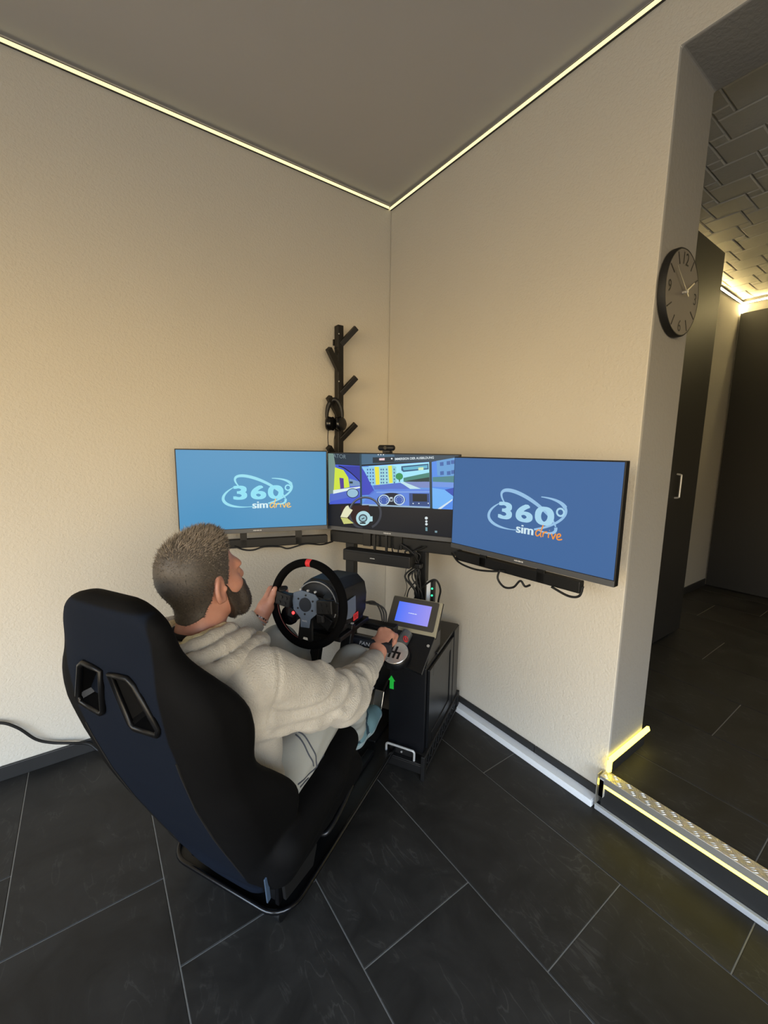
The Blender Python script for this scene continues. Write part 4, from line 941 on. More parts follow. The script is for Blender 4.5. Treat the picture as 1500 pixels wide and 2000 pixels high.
MB().tube([BC - AX * .001 + .084 * (math.cos(a) * EX + math.sin(a) * EV) for a in np.radians(np.linspace(-20, 140, 40))], .0022, n=6, sm=1).part('silver_ring', 'steel', wb, smooth=60)
MB().cyl(BC - AX * .045, BC + AX * .01, .028, n=24).part('shaft', 'blk_metal', wb, smooth=40)
st = MB().obox((.0868, .508, .690), (EX, (0, 1, 0), (0, 0, 1)), (.0012, .017, .013)).part('sticker', 'red', wb)
mb = MB(); text_fit(mb, 'E5', 0, 1, 0, 1, tp([np.array([.0886, .496, .684]), np.array([.0886, .519, .684]), np.array([.0886, .519, .697]), np.array([.0886, .496, .697])]), offset=.01); mb.part('lettering', mat('sticker_mark', (120, 16, 24), .6), st)
MB().cyl((.072, .500, .660), (.080, .500, .660), .0062, n=16).part('bolt', 'steel', wb, smooth=40)
MB().box((-.07, .42, .6485), (.07, .60, .672)).part('mount_block', 'blk_metal', wb, bevel=.003)
for k in range(3): MB().tube([(.06 + .012 * k, .62, .70), (.10 + .014 * k, .635, .705 - .006 * k), (.125 + .012 * k, .64, .67), (.135 + .008 * k, .64, .63)], .0032, n=7).part('cable', 'blk_rubber', wb, smooth=60)

# ------------------------------------------------------------------ gear console (black cabinet), touch panel, shifter
gc = thing('gear_console', 'black side cabinet carrying the gear shifter, right of the driver', 'cabinet', (.235, .90, 0))
MB().box((.155, .672, .085), (.312, 1.125, .455)).part('body', 'cab_front', gc, bevel=.003)
sd = MB().box((.3125, .690, .10), (.320, 1.035, .440)).part('side_door', 'cab', gc, bevel=.002)
for a in (((.320, .690, .10), (.3235, .735, .44)), ((.320, .990, .10), (.3235, 1.035, .44)), ((.320, .735, .395), (.3235, .990, .44)), ((.320, .735, .10), (.3235, .990, .145))):
    MB().box(*a).part('door_rail', 'cab', sd, bevel=.0025)
MB().box((.300, 1.045, .085), (.324, 1.128, .463)).part('corner_post', 'cab', gc, bevel=.002)
MB().box((.152, .80, .4555), (.318, 1.13, .466)).part('top_board', 'cab', gc, bevel=.002)
bt = MB().box((.095, .640, .046), (.3165, 1.15, .062)).part('base_board', 'cab_dark', gc, bevel=.003)
MB().box((.160, .69, .0625), (.31, 1.10, .0845)).part('plinth', 'cab_dark', gc)
MB().box((.10, .636, .022), (.3165, .648, .058)).part('front_apron', 'cab_dark', gc, bevel=.002)
rl = MB().box((.317, .636, .088), (.330, 1.155, .100)).part('side_rail', 'cab_dark', gc, bevel=.002)
MB().box((.317, .636, .020), (.330, 1.155, .032)).part('side_rail', 'cab_dark', gc, bevel=.002)
for y0_, y1_ in ((.630, .655), (1.130, 1.158)): MB().box((.3155, y0_, 0), (.3315, y1_, .104)).part('leg', 'cab_dark', gc, bevel=.002)
for y0_ in (.645, 1.130): MB().box((.096, y0_, 0), (.112, y0_ + .022, .046)).part('leg', 'cab_dark', gc, bevel=.002)
for k in range(11):
    y = .672 + .044 * k
    for s in (-1, 1): MB().beam((.3235 + .0015 * s, y - .022 * s, .033), (.3235 + .0015 * s, y + .022 * s, .087), .006, .0026, up=(1, 0, 0)).part('lattice_slat', 'cab_dark', gc)
MB().tube([(.158, .648, .0625), (.158, .648, .095), (.163, .648, .101), (.170, .648, .103), (.268, .648, .103), (.276, .648, .101), (.281, .648, .095), (.281, .648, .0625)], .0046, n=10, sm=4).part('pull_handle', 'handle', gc, smooth=60)
MB().box((.168, .660, .0622), (.272, .671, .084)).part('plate', 'cab_dark', gc, bevel=.001)
for z in (.075,): MB().cyl((.222, .6595, z), (.222, .656, z), .004, n=10).part('screw', 'steel', gc)
for x, z in ((.128, .415), (.133, .385)): MB().cyl((x, .566, z), (x, .556, z), .0055, n=12).part('bolt', 'steel', gc, smooth=40)
MB().prism([(.158, .6712, .332), (.176, .6712, .332), (.176, .6712, .368), (.182, .6712, .368), (.165, .6712, .390), (.152, .6712, .368), (.158, .6712, .368)], (0, -.0008, 0)).part('arrow_sticker', 'green', gc)
# sloped console plate on top; local axes: X right, SV up the slope, SN outward
SA = math.radians(28.4); SV = np.array([0, math.cos(SA), math.sin(SA)]); SN = np.array([0, -math.sin(SA), math.cos(SA)]); SO = np.array([.235, .595, .474])
cp = lambda x, v, e=0.: SO + np.array([x, 0, 0]) + SV * v + SN * e
MB().prism([cp(-.095, .03, -.012), cp(.085, .0, -.012), cp(.085, .175, -.012), cp(-.095, .175, -.012)], SN * .012).part('console_plate', 'cab', gc, bevel=.002)
MB().prism([(.14, .68, .455), (.14, .755, .545), (.14, .86, .545), (.14, .86, .455)], (.17, 0, 0)).part('wedge', 'cab', gc, bevel=.002)
MB().cyl(cp(.072, .125, 0), cp(.072, .125, .003), .006, n=14).part('bolt', 'chrome', gc, smooth=40)
# touch panel
TV = unit((0, .09, .116)); TN = unit(np.cross((1, 0, 0), TV)); TC = np.array([.211, .79, .612])
tpn = lambda x, v, e=0.: TC + np.array([x, 0, 0]) + TV * v + TN * e
tb = thing('touch_panel', 'tilted touch panel with blue screen on the gear console', 'display', tuple(tpn(0, -.075, -.02)))
MB().prism([tpn(x, v, -.012) for x, v in ((-.111, -.074), (.111, -.074), (.111, .074), (-.111, .074))], TN * .012).part('frame', 'panel_beige', tb, bevel=.002)
MB().prism([tpn(x, v, -.018) for x, v in ((-.113, -.076), (.113, -.076), (.113, .076), (-.113, .076))], TN * .006).part('back', 'blk_plastic', tb, bevel=.002)
MB().prism([tpn(x, v, 0) for x, v in ((-.109, -.050), (-.104, -.056), (.094, -.056), (.099, -.050), (.099, .066), (.095, .071), (-.104, .071), (-.109, .066))], TN * .0025).part('bezel', 'panel_bezel', tb, bevel=.001)
def grad(name, a, b, axis):
    m, n, l, bs = newmat(name); tc = n.new('ShaderNodeTexCoord'); sp_ = n.new('ShaderNodeSeparateXYZ'); mr = n.new('ShaderNodeMapRange'); mx = n.new('ShaderNodeMix'); mx.data_type = 'RGBA'
    l.new(tc.outputs['Generated'], sp_.inputs[0]); l.new(sp_.outputs[axis], mx.inputs[0])
    mx.inputs[6].default_value = lin(a) + (1,); mx.inputs[7].default_value = lin(b) + (1,); l.new(mx.outputs[2], bs.inputs['Emission Color'])
    bs.inputs['Emission Strength'].default_value = 1.; bs.inputs['Base Color'].default_value = (.004, .004, .004, 1); bs.inputs['Roughness'].default_value = .3; bs.inputs['Specular IOR Level'].default_value = .2
    return m
ts = MB().prism([tpn(x, v, .0025) for x, v in ((-.078, -.036), (.070, -.036), (.070, .050), (-.078, .050))], TN * .0006).part('screen', grad('panel_screen', (80, 118, 250), (158, 150, 238), 0), tb)
mb = MB()
for k, h in enumerate((.003, .0022, .004, .003, .0045, .0022, .004, .003)): mb.prism([tpn(-.024 + .0048 * k, .006 - h / 2, .0032), tpn(-.0208 + .0048 * k, .006 - h / 2, .0032), tpn(-.0208 + .0048 * k, .006 + h / 2, .0032), tpn(-.024 + .0048 * k, .006 + h / 2, .0032)], TN * .0002)
mb.part('screen_mark', emat('panel_text', (225, 235, 250)), ts)
# shifter
gs = thing('gear_shifter', 'chrome H-pattern gear shifter on the console, lever in the right hand', 'gear shifter', tuple(cp(0, .05, 0)))
SC = cp(-.034, .046, 0)
MB().lathe([(0, .060), (.004, .060), (.020, .055), (.024, .052)], SC, SN, n=48).part('collar', 'cab', gs, smooth=40)
gp = MB().lathe([(.0245, .050), (.027, .0505), (.0285, .049)], SC, SN, n=48).part('gate_plate', 'chrome', gs, smooth=40)
gx = lambda x, v, e=.0287: SC + np.array([x, 0, 0]) + SV * v + SN * e
for x in (-.019, -.0005, .018):
    MB().prism([gx(x - .0045, -.027), gx(x + .0045, -.027), gx(x + .0045, .027 if x < .015 else .004), gx(x - .0045, .027 if x < .015 else .004)], SN * .0005).part('gate_slot', 'ink', gp)
MB().prism([gx(-.0235, -.004), gx(.0225, -.004), gx(.0225, .004), gx(-.0235, .004)], SN * .0006).part('gate_slot', 'ink', gp)
for a in range(5):
    q = math.radians(30 + 72 * a); MB().cyl(gx(.043 * math.cos(q), .043 * math.sin(q)), gx(.043 * math.cos(q), .043 * math.sin(q), .0300), .0028, n=10).part('screw', 'steel', gp)
hs = MB().cyl(gx(-.004, .052, .004), gx(.008, .115, .010), .027, .022, n=32).part('tube', 'silver_tube', gs, smooth=40, bevel=.002)
# small red no-entry mark on the tube
pc = gx(.020, .066, .0335); ux = unit(np.array([1., 0, -.75])); uv = SV; un = unit(np.cross(ux, uv))
MB().tube([pc + .0105 * (math.cos(a) * ux + math.sin(a) * uv) for a in np.linspace(0, 2 * math.pi, 28, endpoint=False)], .0018, n=6, sm=1, closed=True).part('warning_ring', 'red', gs, smooth=60)
MB().beam(pc - (ux - uv) * .0072, pc + (ux - uv) * .0072, .003, .0015).part('warning_bar', 'red', gs)
KN = np.array([.163, .615, .580])
MB().cyl(gx(-.019, 0, .0), KN, .0055, n=14).part('lever', 'steel', gs, smooth=40)
MB().lathe([(-.024, .011), (-.016, .018), (0, .022), (.014, .018), (.021, .008)], KN, unit(KN - gx(-.019, 0, 0)), n=24).part('knob', 'blk_plastic', gs, smooth=50)

# ------------------------------------------------------------------ bucket seat
st_ = thing('racing_seat', 'black fabric bucket racing seat with two harness slots', 'seat', (0, .05, .09))
ZS_ = [.13, .20, .30, .45, .56, .66, .75, .85, .95, 1.03, 1.08]
YR = [-.060, -.100, -.148, -.216, -.260, -.292, -.316, -.331, -.338, -.340, -.340]
ZW = [.13, .25, .40, .52, .62, .72, .80, .855, .90, .96, 1.00, 1.03, 1.05]
HW = [.125, .165, .205, .226, .216, .226, .222, .195, .165, .158, .134, .096, .03]
ZD = [.13, .25, .36, .44, .50, .56, .61, .66, .71, .76, .82, .87, .92, 1.05]
WD = [.10, .13, .15, .182, .184, .160, .126, .112, .126, .136, .118, .086, .060, .045]
fl = Field((-.34, -.42, .07), (.34, .42, 1.09), .0075)
def back(D, X, Y, Z):
    yr = np.interp(Z, ZS_, YR); hw = np.interp(Z, ZW, HW); wd = np.interp(Z, ZD, WD)
    # soften the profile
    hw = (hw + np.interp(Z + .02, ZW, HW) + np.interp(Z - .02, ZW, HW)) / 3; wd = (wd + np.interp(Z + .02, ZD, WD) + np.interp(Z - .02, ZD, WD)) / 3
    U = np.abs(X); s = np.clip((U / hw - .45) / .5, 0, 1); s = s * s * (3 - 2 * s)
    yf = yr + .062 + (wd - .062) * s
    yrr = yr + .016 * np.clip(U / hw, 0, 1.4) ** 4
    side = U - (hw + (.16 * (Y - yr) - .05 * np.clip(.05 - (Y - yr), 0, 1) * 6) * np.clip((.92 - Z) / .06, 0, 1)); top = Z - 1.024
    smax = lambda a, b, k: np.maximum(a, b) + np.maximum(k - np.abs(a - b), 0) ** 2 / (4 * k)
    d = smax(yrr - Y, Y - yf, .03); d = smax(d, side * .9, .032); d = smax(d, top, .05); return smax(d, .095 - Z, .03)
fl.all(back)
fl.ell((0, .13, .235), (.19, .25, .06), k=.04)
for s in (-1, 1):
    fl.seg((s * .203, -.06, .325), (s * .197, .14, .355), .058, .052, k=.015); fl.seg((s * .197, .14, .355), (s * .185, .265, .382), .052, .042, k=.02)
    fl.seg((s * .17, -.05, .25), (s * .18, .28, .28), .055, .05, k=.05)
fl.seg((-.14, .27, .26), (.14, .27, .26), .06, k=.05)
SLOT = [(.014, .868), (.068, .872), (.082, .862), (.124, .778), (.118, .764), (.052, .758), (.042, .766)]
for s in (-1, 1):
    P = np.array([(s * x, z) for x, z in SLOT])
    def slot(X, Y, Z, P=P):
        d = np.full(np.broadcast(X, Y, Z).shape, -1., np.float32); n = len(P); cx = P.mean(0)
        for i in range(n):
            a, b = P[i], P[(i + 1) % n]; e = b - a; nr = np.array([e[1], -e[0]]) / np.hypot(*e)
            if np.dot(nr, cx - a) > 0: nr = -nr
            d = np.maximum(d, (X - a[0]) * nr[0] + (Z - a[1]) * nr[1])
        return np.maximum(d, Y + .294)
    fl.op(slot, (P[:, 0].min(), -.40, P[:, 1].min()), (P[:, 0].max(), -.26, P[:, 1].max()), k=.006, mode='cut')
shell = fl.part('shell', 'seat', st_)
co = np.zeros(len(shell.data.vertices) * 3, np.float32); shell.data.vertices.foreach_get('co', co); co = co.reshape(-1, 3) + np.array(BASE[st_])
edge_ = np.interp(co[:, 2], [.1, .3, .7, .95, 1.05], [.105, .125, .142, .132, .1]) - np.abs(co[:, 0])
edge_ = np.minimum(edge_, (np.interp(co[:, 2], ZS_, YR) + .035 - co[:, 1])); edge_ = np.minimum(edge_, 1.0 - co[:, 2])
at = shell.data.attributes.new('panel', 'FLOAT', 'POINT'); at.data.foreach_set('value', (.5 + edge_ * 10).astype(np.float32))
rear = lambda x, z, e=0.: np.array([x, np.interp(z, ZS_, YR) + .016 * min(1.4, abs(x) / np.interp(z, ZW, HW)) ** 4 - e, z])
for s in (-1, 1):
    P = [(s * x, z) for x, z in SLOT]; cx = np.mean(P, 0)
    ou = [rear(x, z, .001) for x, z in P]; Q = []
    for i in range(len(ou)): Q += [ou[i], (ou[i] + ou[(i + 1) % len(ou)]) / 2]
    bz = MB().tube(Q, .0062, n=8, sm=1, closed=True).part('slot_bezel', 'blk_satin', st_, smooth=60)
    # plastic funnel walls, with the sloping lower lip
    V = []; F = []; n_ = len(P)
    for q, dpt in ((1.0, .0), (.84, .028), (.78, .034)):
        for x, z in P: V.append(rear(cx[0] + (x - cx[0]) * q, cx[1] + (z - cx[1]) * (q if z > cx[1] else q - .12)) + np.array([0, dpt, 0]))
    for k in range(2): F += [(k * n_ + i, k * n_ + (i + 1) % n_, (k + 1) * n_ + (i + 1) % n_, (k + 1) * n_ + i) for i in range(n_)]
    F.append(tuple(2 * n_ + i for i in range(n_)))
    MB().add(V, F if s < 0 else [f[::-1] for f in F])  .part('slot_funnel', 'blk_satin', bz, smooth=30)
for s in (-1, 1):
    MB().tube([rear(s * np.interp(z, [.15, .3, .7, .95], [.105, .125, .142, .13]), z, .0005) for z in np.linspace(.24, .70, 14)], .0022, n=6, sm=1).part('seam', 'ink', st_, smooth=60)
    MB().prism([(s * .198, -.095, .36), (s * .198, -.145, .47), (s * .198, -.115, .485), (s * .198, -.02, .36), (s * .198, .07, .20), (s * .198, .05, .15), (s * .198, -.07, .17)], (s * .010, 0, 0)).part('side_bracket', 'cab_dark', st_, bevel=.003)
    MB().box((s * .13 - .014, -.03, .088), (s * .13 + .014, .30, .13)).part('slider', 'blk_metal', st_, bevel=.002)
    MB().prism([(s * .150, -.045, .165), (s * .150, -.02, .205), (s * .150, .06, .165), (s * .150, .06, .10), (s * .150, -.045, .10)], (s * .012, 0, 0)).part('mount_plate', 'steel' if s > 5 else 'blk_gloss', st_, bevel=.002)
MB().tube([(.19, .10, .20), (.215, .11, .205), (.222, .17, .225), (.222, .24, .255)], .008, n=10).part('recline_lever', 'cab', st_, smooth=60)
MB().prism([(.180, -.118, .268), (.180, -.105, .270), (.180, -.098, .196), (.180, -.110, .194)], (.004, 0, 0)).part('bracket_strip', mat('bracket_strip', (78, 96, 118), .4, .3), st_, bevel=.001)
MB().box((-.12, -.01, .13), (.12, .26, .185)).part('pan', 'blk_metal', st_, bevel=.004)

# ------------------------------------------------------------------ the driver
pe = thing('person', 'seated bearded driver in light grey hoodie, hand on wheel and gear lever', 'person', (0, .02, .27))
PC = np.array([0, .02, .40]); CH = np.array([0, -.135, .70]); NB = np.array([0, -.128, .865])
SH = {1: np.array([.172, -.085, .775]), -1: np.array([-.172, -.085, .780])}
EL = {1: np.array([.230, .168, .598]), -1: np.array([-.270, .095, .610])}
WR = {1: np.array([.168, .518, .541]), -1: np.array([-.176, .288, .712])}
HIP = {1: np.array([.095, .05, .40]), -1: np.array([-.095, .05, .40])}
KNE = {1: np.array([.105, .452, .530]), -1: np.array([-.140, .345, .600])}
ANK = {1: np.array([.055, .548, .195]), -1: np.array([-.085, .660, .235])}
# head frame: facing +Y, turned a little to the right and slightly lowered
HC = np.array([-.008, -.090, .988]); HR = rotm('Z', math.radians(-8)) @ rotm('X', math.radians(7)); HS = .90
hp_ = lambda x, y, z: HC + HS * (HR @ np.array([x, y, z]))
def head(f, grow=0., neck=True):
    f.ell(hp_(0, -.012, .032), np.array([.0745, .098, .088]) * HS + grow, HR, k=.02)
    f.ell(hp_(0, -.042, .014), np.array([.066, .060, .062]) * HS + grow, HR, k=.03)
    f.ell(hp_(0, .030, -.030), np.array([.063, .064, .082]) * HS + grow, HR, k=.03)
    f.ell(hp_(0, .052, -.085), np.array([.046, .046, .040]) * HS + grow, HR, k=.03)
    if neck:
        f.seg(hp_(0, -.028, -.03), hp_(0, -.020, -.11), .050, .051, k=.02); f.seg(hp_(0, -.020, -.11), NB + [0, .012, -.04], .051, .056, k=.02)
bf = Field((-.34, -.28, .44), (.32, .70, 1.13), .0032)
head(bf)
bf.ell(hp_(0, .086, .018), (.048, .016, .012), HR, k=.02)                       # brow
bf.seg(hp_(0, .093, .006), hp_(0, .113, -.030), .009, .0135, k=.012); bf.ell(hp_(.011, .103, -.033), (.009, .011, .008), HR, k=.006); bf.ell(hp_(-.011, .103, -.033), (.009, .011, .008), HR, k=.006)
for s in (-1, 1):
    bf.ell(hp_(s * .031, .096, -.002), (.014, .012, .010), HR, k=.012, mode='cut'); bf.ell(hp_(s * .031, .083, -.002), (.0125, .0125, .0115), HR, k=.003)
    bf.ell(hp_(s * .045, .062, -.032), (.020, .022, .018), HR, k=.02)               # cheek
    # ear
    R2 = HR @ rotm('Z', math.radians(s * 34)) @ rotm('X', math.radians(-12))
    bf.ell(hp_(s * .081, -.006, -.018), (.0085, .0215, .033), R2, k=.006); bf.ell(hp_(s * .077, .004, -.043), (.007, .010, .012), R2, k=.006)
    bf.ell(hp_(s * .0905, -.003, -.014), (.006, .0125, .021), R2, k=.004, mode='cut'); bf.ell(hp_(s * .084, .009, -.018), (.007, .004, .005), R2, k=.003, mode='cut')
    bf.ell(hp_(s * .080, .011, -.020), (.005, .004, .007), R2, k=.004)
bf.ell(hp_(0, .094, -.060), (.020, .007, .005), HR, k=.006); bf.ell(hp_(0, .093, -.070), (.018, .007, .006), HR, k=.006)
# trunk and arms inside the clothes
bf.seg(NB - [0, 0, .05], CH, .06, .10, k=.03); bf.seg(CH, PC + [0, 0, .06], .105, .10, k=.05)
for s in (-1, 1):
    bf.seg(NB - [0, 0, .06], SH[s], .045, .045, k=.03); bf.seg(SH[s], EL[s], .046, .038, k=.03); bf.seg(EL[s], WR[s], .038, .027, k=.02)
# right hand closed over the knob
W = WR[1]
bf.seg(W, W + [-.002, .030, .022], .0255, .026, k=.015, flat=((1, 0, 0), .80))
pal = [(.193, .605, .598), (.178, .615, .607), (.161, .615, .610), (.145, .607, .606)]
for q, kn in enumerate(pal):
    kn = np.array(kn); bf.seg(W + [(.012 - .009 * q), .022, .018], kn - [0, .004, .004], .017, .0125, k=.012)
    sd_ = (1.5 - q) * .004
    m1 = kn + [sd_, .022, -.012]; m2 = kn + [sd_ * .5, .018, -.036]; tpp = kn + [-sd_ * .2, -.004, -.042]
    bf.seg(kn, m1, .0118, .0105, k=.005); bf.seg(m1, m2, .0102, .0094, k=.004); bf.seg(m2, tpp, .0092, .0080, k=.004)
    bf.ell(kn + [0, .001, .003], (.009, .010, .009), k=.006)
bf.seg(W + [-.014, .018, .010], (.133, .573, .575), .0165, .0135, k=.012); bf.seg((.133, .573, .575), (.132, .605, .576), .0125, .0108, k=.005); bf.seg((.132, .605, .576), (.142, .628, .570), .0105, .0085, k=.004)
# left hand on the rim at nine o'clock
W = WR[-1]; hd = np.array([.10, .80, .60])
bf.seg(W, (-.172, .318, .745), .024, .026, k=.014, flat=((1, .2, 0), .85))
for q, z in enumerate((.799, .781, .763, .746)):
    kn = np.array([-.176 + .001 * q, .352 - .003 * q, z])
    bf.seg((-.173, .312, .738 + .010 * (1.5 - q)), kn, .0175, .0125, k=.012)
    m1 = np.array([-.164, .376 - .001 * q, z + .001]); m2 = np.array([-.140, .384 - .001 * q, z - .001]); tpp = np.array([-.121, .370, z - .004])
    bf.seg(kn, m1, .0118, .0102, k=.005); bf.seg(m1, m2, .0100, .0092, k=.004); bf.seg(m2, tpp, .0090, .0078, k=.004)
bf.seg((-.166, .306, .748), (-.148, .318, .772), .0165, .0130, k=.012); bf.seg((-.148, .318, .772), (-.141, .322, .797), .0120, .0108, k=.005); bf.seg((-.141, .322, .797), (-.136, .327, .816), .0104, .0082, k=.004)
body = bf.part('body', 'skin', pe)
# nails on the visible thumb
MB().lathe([(0, .0), (.0008, .005), (.0014, .0)], (-.1375, .3185, .811), (.25, -.95, .2), n=10).part('thumb_nail', mat('nail', (226, 178, 158), .35), pe, smooth=60)

# hair and beard: close-cropped caps with short strands
def clip_part(name, grow_fn, keep_fn, m, n_str, lmin, lmax, flow, lo, hi, h=.003, jit=.35):
    f = Field(lo, hi, h); head(f, 0., neck=True)
    def fn(D, X, Y, Z):
        p = [X - HC[0], Y - HC[1], Z - HC[2]]; q = [(p[0] * HR[0, i] + p[1] * HR[1, i] + p[2] * HR[2, i]) / HS for i in range(3)]
        smax = lambda a, b, k: np.maximum(a, b) + np.maximum(k - np.abs(a - b), 0) ** 2 / (4 * k)
        return smax(D - grow_fn(*q), keep_fn(*q), .006)
    f.all(fn); V, F = f.verts()
    # strands
    P0 = V[F]; nr = np.cross(P0[:, 2] - P0[:, 0], P0[:, 3] - P0[:, 1]); ar = np.linalg.norm(nr, axis=1); nr = nr / (ar[:, None] + 1e-12)
    pick = RNG.choice(len(F), n_str, p=ar / ar.sum()); w = RNG.random((n_str, 4)); w /= w.sum(1)[:, None]
    base = (P0[pick] * w[:, :, None]).sum(1); nn_ = nr[pick]; lc = (base - HC) @ HR / HS
    dr = flow(lc, nn_ @ HR) @ HR.T; dr = dr + RNG.normal(0, jit, dr.shape); dr /= np.linalg.norm(dr, axis=1)[:, None]
    L = RNG.uniform(lmin, lmax, n_str) * (1 + 1.4 * np.clip((lc[:, 2] - .06) / .06, 0, 1))
    sidev = np.cross(dr, nn_ + RNG.normal(0, .3, nn_.shape)); sidev /= np.linalg.norm(sidev, axis=1)[:, None] + 1e-9
    wd = .0007; b0 = base - nn_ * .002
    T = np.stack([b0 - sidev * wd, b0 + sidev * wd, b0 + dr * L[:, None] * .6 + sidev * wd * .7, b0 + dr * L[:, None]], 1)
    V2 = np.concatenate([V, T.reshape(-1, 3)]); F2 = np.concatenate([F, len(V) + np.arange(4 * n_str).reshape(-1, 4)])
    me = arr_mesh(name, V2 - np.array(BASE[pe]), F2, m)
    lcv = (V - HC) @ HR
    tone = np.concatenate([.10 + .12 * RNG.random(len(V)), np.repeat(np.clip(RNG.beta(1.6, 2.6, n_str) + .35 * np.clip((lc[:, 2] - .05) / .06, -.9, 1) - .1, 0, 1), 4)])
    at = me.attributes.new('tone', 'FLOAT', 'POINT')
    if len(me.vertices) == len(tone): at.data.foreach_set('value', tone.astype(np.float32))
    return link_mesh(name, me, pe)
lo, hi = HC - .18, HC + .18
def hair_line(y, x): return np.interp(y, [-.13, -.08, -.045, -.022, -.012, .004, .012, .026, .038, .050, .062], [-.104, -.100, -.082, -.046, .004, .014, -.014, -.016, .030, .064, .12])
clip_part('hair', lambda x, y, z: .0022 + .007 * np.clip((z - .03) / .08, 0, 1) + .010 * np.clip((z - .06) / .04, 0, 1) * np.clip((y + .03) / .06, 0, 1), lambda x, y, z: np.maximum(hair_line(y, x) + .0 * x - z, y - .062 - .15 * (z - .09)) * 1.0, 'hair', 20000, .004, .008,
          lambda lc, n: np.stack([.25 * n[:, 0] + .0 * lc[:, 0], .75 + .0 * lc[:, 1], np.where(lc[:, 2] > .06, .45, -.7)], 1) * np.where(lc[:, 1:2] > -.07, 1., .6) + .32 * n, lo, hi)
def beard_line(y): return np.interp(y, [-.01, .008, .022, .040, .060, .080, .12], [-.03, -.012, -.014, -.042, -.046, -.038, -.036])
clip_part('beard', lambda x, y, z: .004 + .010 * np.clip((-z - .05) / .05, 0, 1) + .012 * np.clip((y - .062) / .02, 0, 1), lambda x, y, z: np.maximum(np.maximum(z - beard_line(y), .016 - .28 * (z + .02) - y), np.maximum(-.135 - z, np.maximum(np.abs(x) - .09, -(np.sqrt((x / .018) ** 2 + ((z + .065) / .006) ** 2) - 1) * .008 - 10 * (y < .07)))), 'beard', 6000, .004, .008,
          lambda lc, n: np.stack([.2 * n[:, 0], .30 + 0 * lc[:, 0], -.9 + 0 * lc[:, 0]], 1) + .5 * n, lo, hi, jit=.3)

# hoodie
hf = Field((-.36, -.29, .30), (.33, .56, .96), .0048)
hf.ell((0, -.130, .69), (.185, .118, .140), rotm('X', math.radians(-14)), k=.05)
hf.ell((0, -.070, .53), (.180, .125, .17), rotm('X', math.radians(-16)), k=.06)
hf.ell((0, .000, .405), (.175, .120, .085), rotm('X', math.radians(-10)), k=.05)
hf.seg(SH[-1] + [.02, -.015, .0], SH[1] + [-.02, -.015, .0], .066, k=.05)
hf.seg(NB - [0, -.01, .05], NB - [0, 0, .09], .085, .11, k=.05)
def folds(n, amp, ph, c0=.0, spread=1.):
    """irregular cloth folds: warped bands that fade away from the bend and round the outside"""
    def wr(t, qx, qy, qz):
        sd = np.sin(31 * qx + 1.3 * ph) + .8 * np.sin(27 * qz + 2.1 * ph) + .6 * np.sin(19 * qy - ph)
        env = np.exp(-((t - c0) / spread) ** 2) * (.55 + .45 * np.sin(22 * qx - 17 * qz + 1.7 * ph))
        w = np.sin(2 * math.pi * (n * t + .30 * sd) + ph)
        return amp * env * (w - .35 * w * w) + .35 * amp * np.sin(2 * math.pi * (2.3 * n * t - .5 * sd) + 2 * ph) * env
    return wr
for s in (-1, 1):
    hf.seg(SH[s], EL[s], .067, .062, k=.022, wr=folds(2.2, .009, .5 + s, .9, .5)); hf.seg(SH[s] + [-.02 * s, .01, -.09], EL[s] + [0, -.02, -.005],     .066, .060, k=.022, wr=folds(2.0, .009, 2. + s, .85, .5)); hf.seg(EL[s], WR[s] + (EL[s] - WR[s]) * .10, .060, .040, k=.03, wr=folds(3.6, .010, 1.1 * s, .15, .5))
    e = unit(WR[s] - EL[s]); hf.seg(WR[s] - e * .075, WR[s] - e * .010, .041, .036, k=.006)     # ribbed cuff
# drag folds sweeping from the armpit to the crook of the arm
def on_field(F_, P, it=14, off=0.):     # pull points onto the surface of an implicit shape
    P = np.array(P, float)
    for _ in range(it):
        def val(q):
            g = (q - F_.lo) / F_.h; i = np.clip(g.astype(int), 0, np.array(F_.D.shape) - 2); t = g - i; v = 0
            for a in (0, 1):
                for b in (0, 1):
                    for c in (0, 1): v = v + F_.D[i[:, 0] + a, i[:, 1] + b, i[:, 2] + c] * (t[:, 0] if a else 1 - t[:, 0]) * (t[:, 1] if b else 1 - t[:, 1]) * (t[:, 2] if c else 1 - t[:, 2])
            return v
        v0 = val(P) - off; G = np.stack([(val(P + d) - val(P - d)) / .008 for d in np.eye(3) * .004], 1); G /= np.linalg.norm(G, axis=1)[:, None] + 1e-9
        P = P - G * v0[:, None] * .8
    return P
ARC = [([(.20, -.10, .64), (.27, -.01, .60), (.30, .09, .60), (.28, .17, .64), (.235, .18, .675)], .010), ([(.21, -.11, .68), (.26, -.02, .655), (.285, .06, .65), (.265, .13, .68), (.22, .14, .71)], .009),
       ([(.22, -.11, .72), (.25, -.04, .70), (.265, .03, .695), (.245, .09, .725), (.20, .10, .745)], .007), ([(.29, .17, .58), (.30, .22, .60), (.27, .24, .64), (.23, .235, .66)], .009), ([(.28, .24, .56), (.285, .27, .59), (.25, .285, .625), (.215, .28, .635)], .007),
       ([(.26, .31, .55), (.26, .33, .58), (.225, .34, .605)], .005), ([(.245, .37, .54), (.245, .385, .565), (.21, .395, .59)], .004)]
for P_, r0 in ARC:
    Q = on_field(hf, catmull([np.array(q) for q in P_], 5), off=-r0 * .35)
    for q0, q1 in zip(range(len(Q) - 1), range(1, len(Q))):
        w0, w1 = [.35 + .65 * math.sin(math.pi * (i + .5) / len(Q)) for i in (q0, q1)]
        hf.seg(Q[q0], Q[q1], r0 * w0, r0 * w1, k=.014)
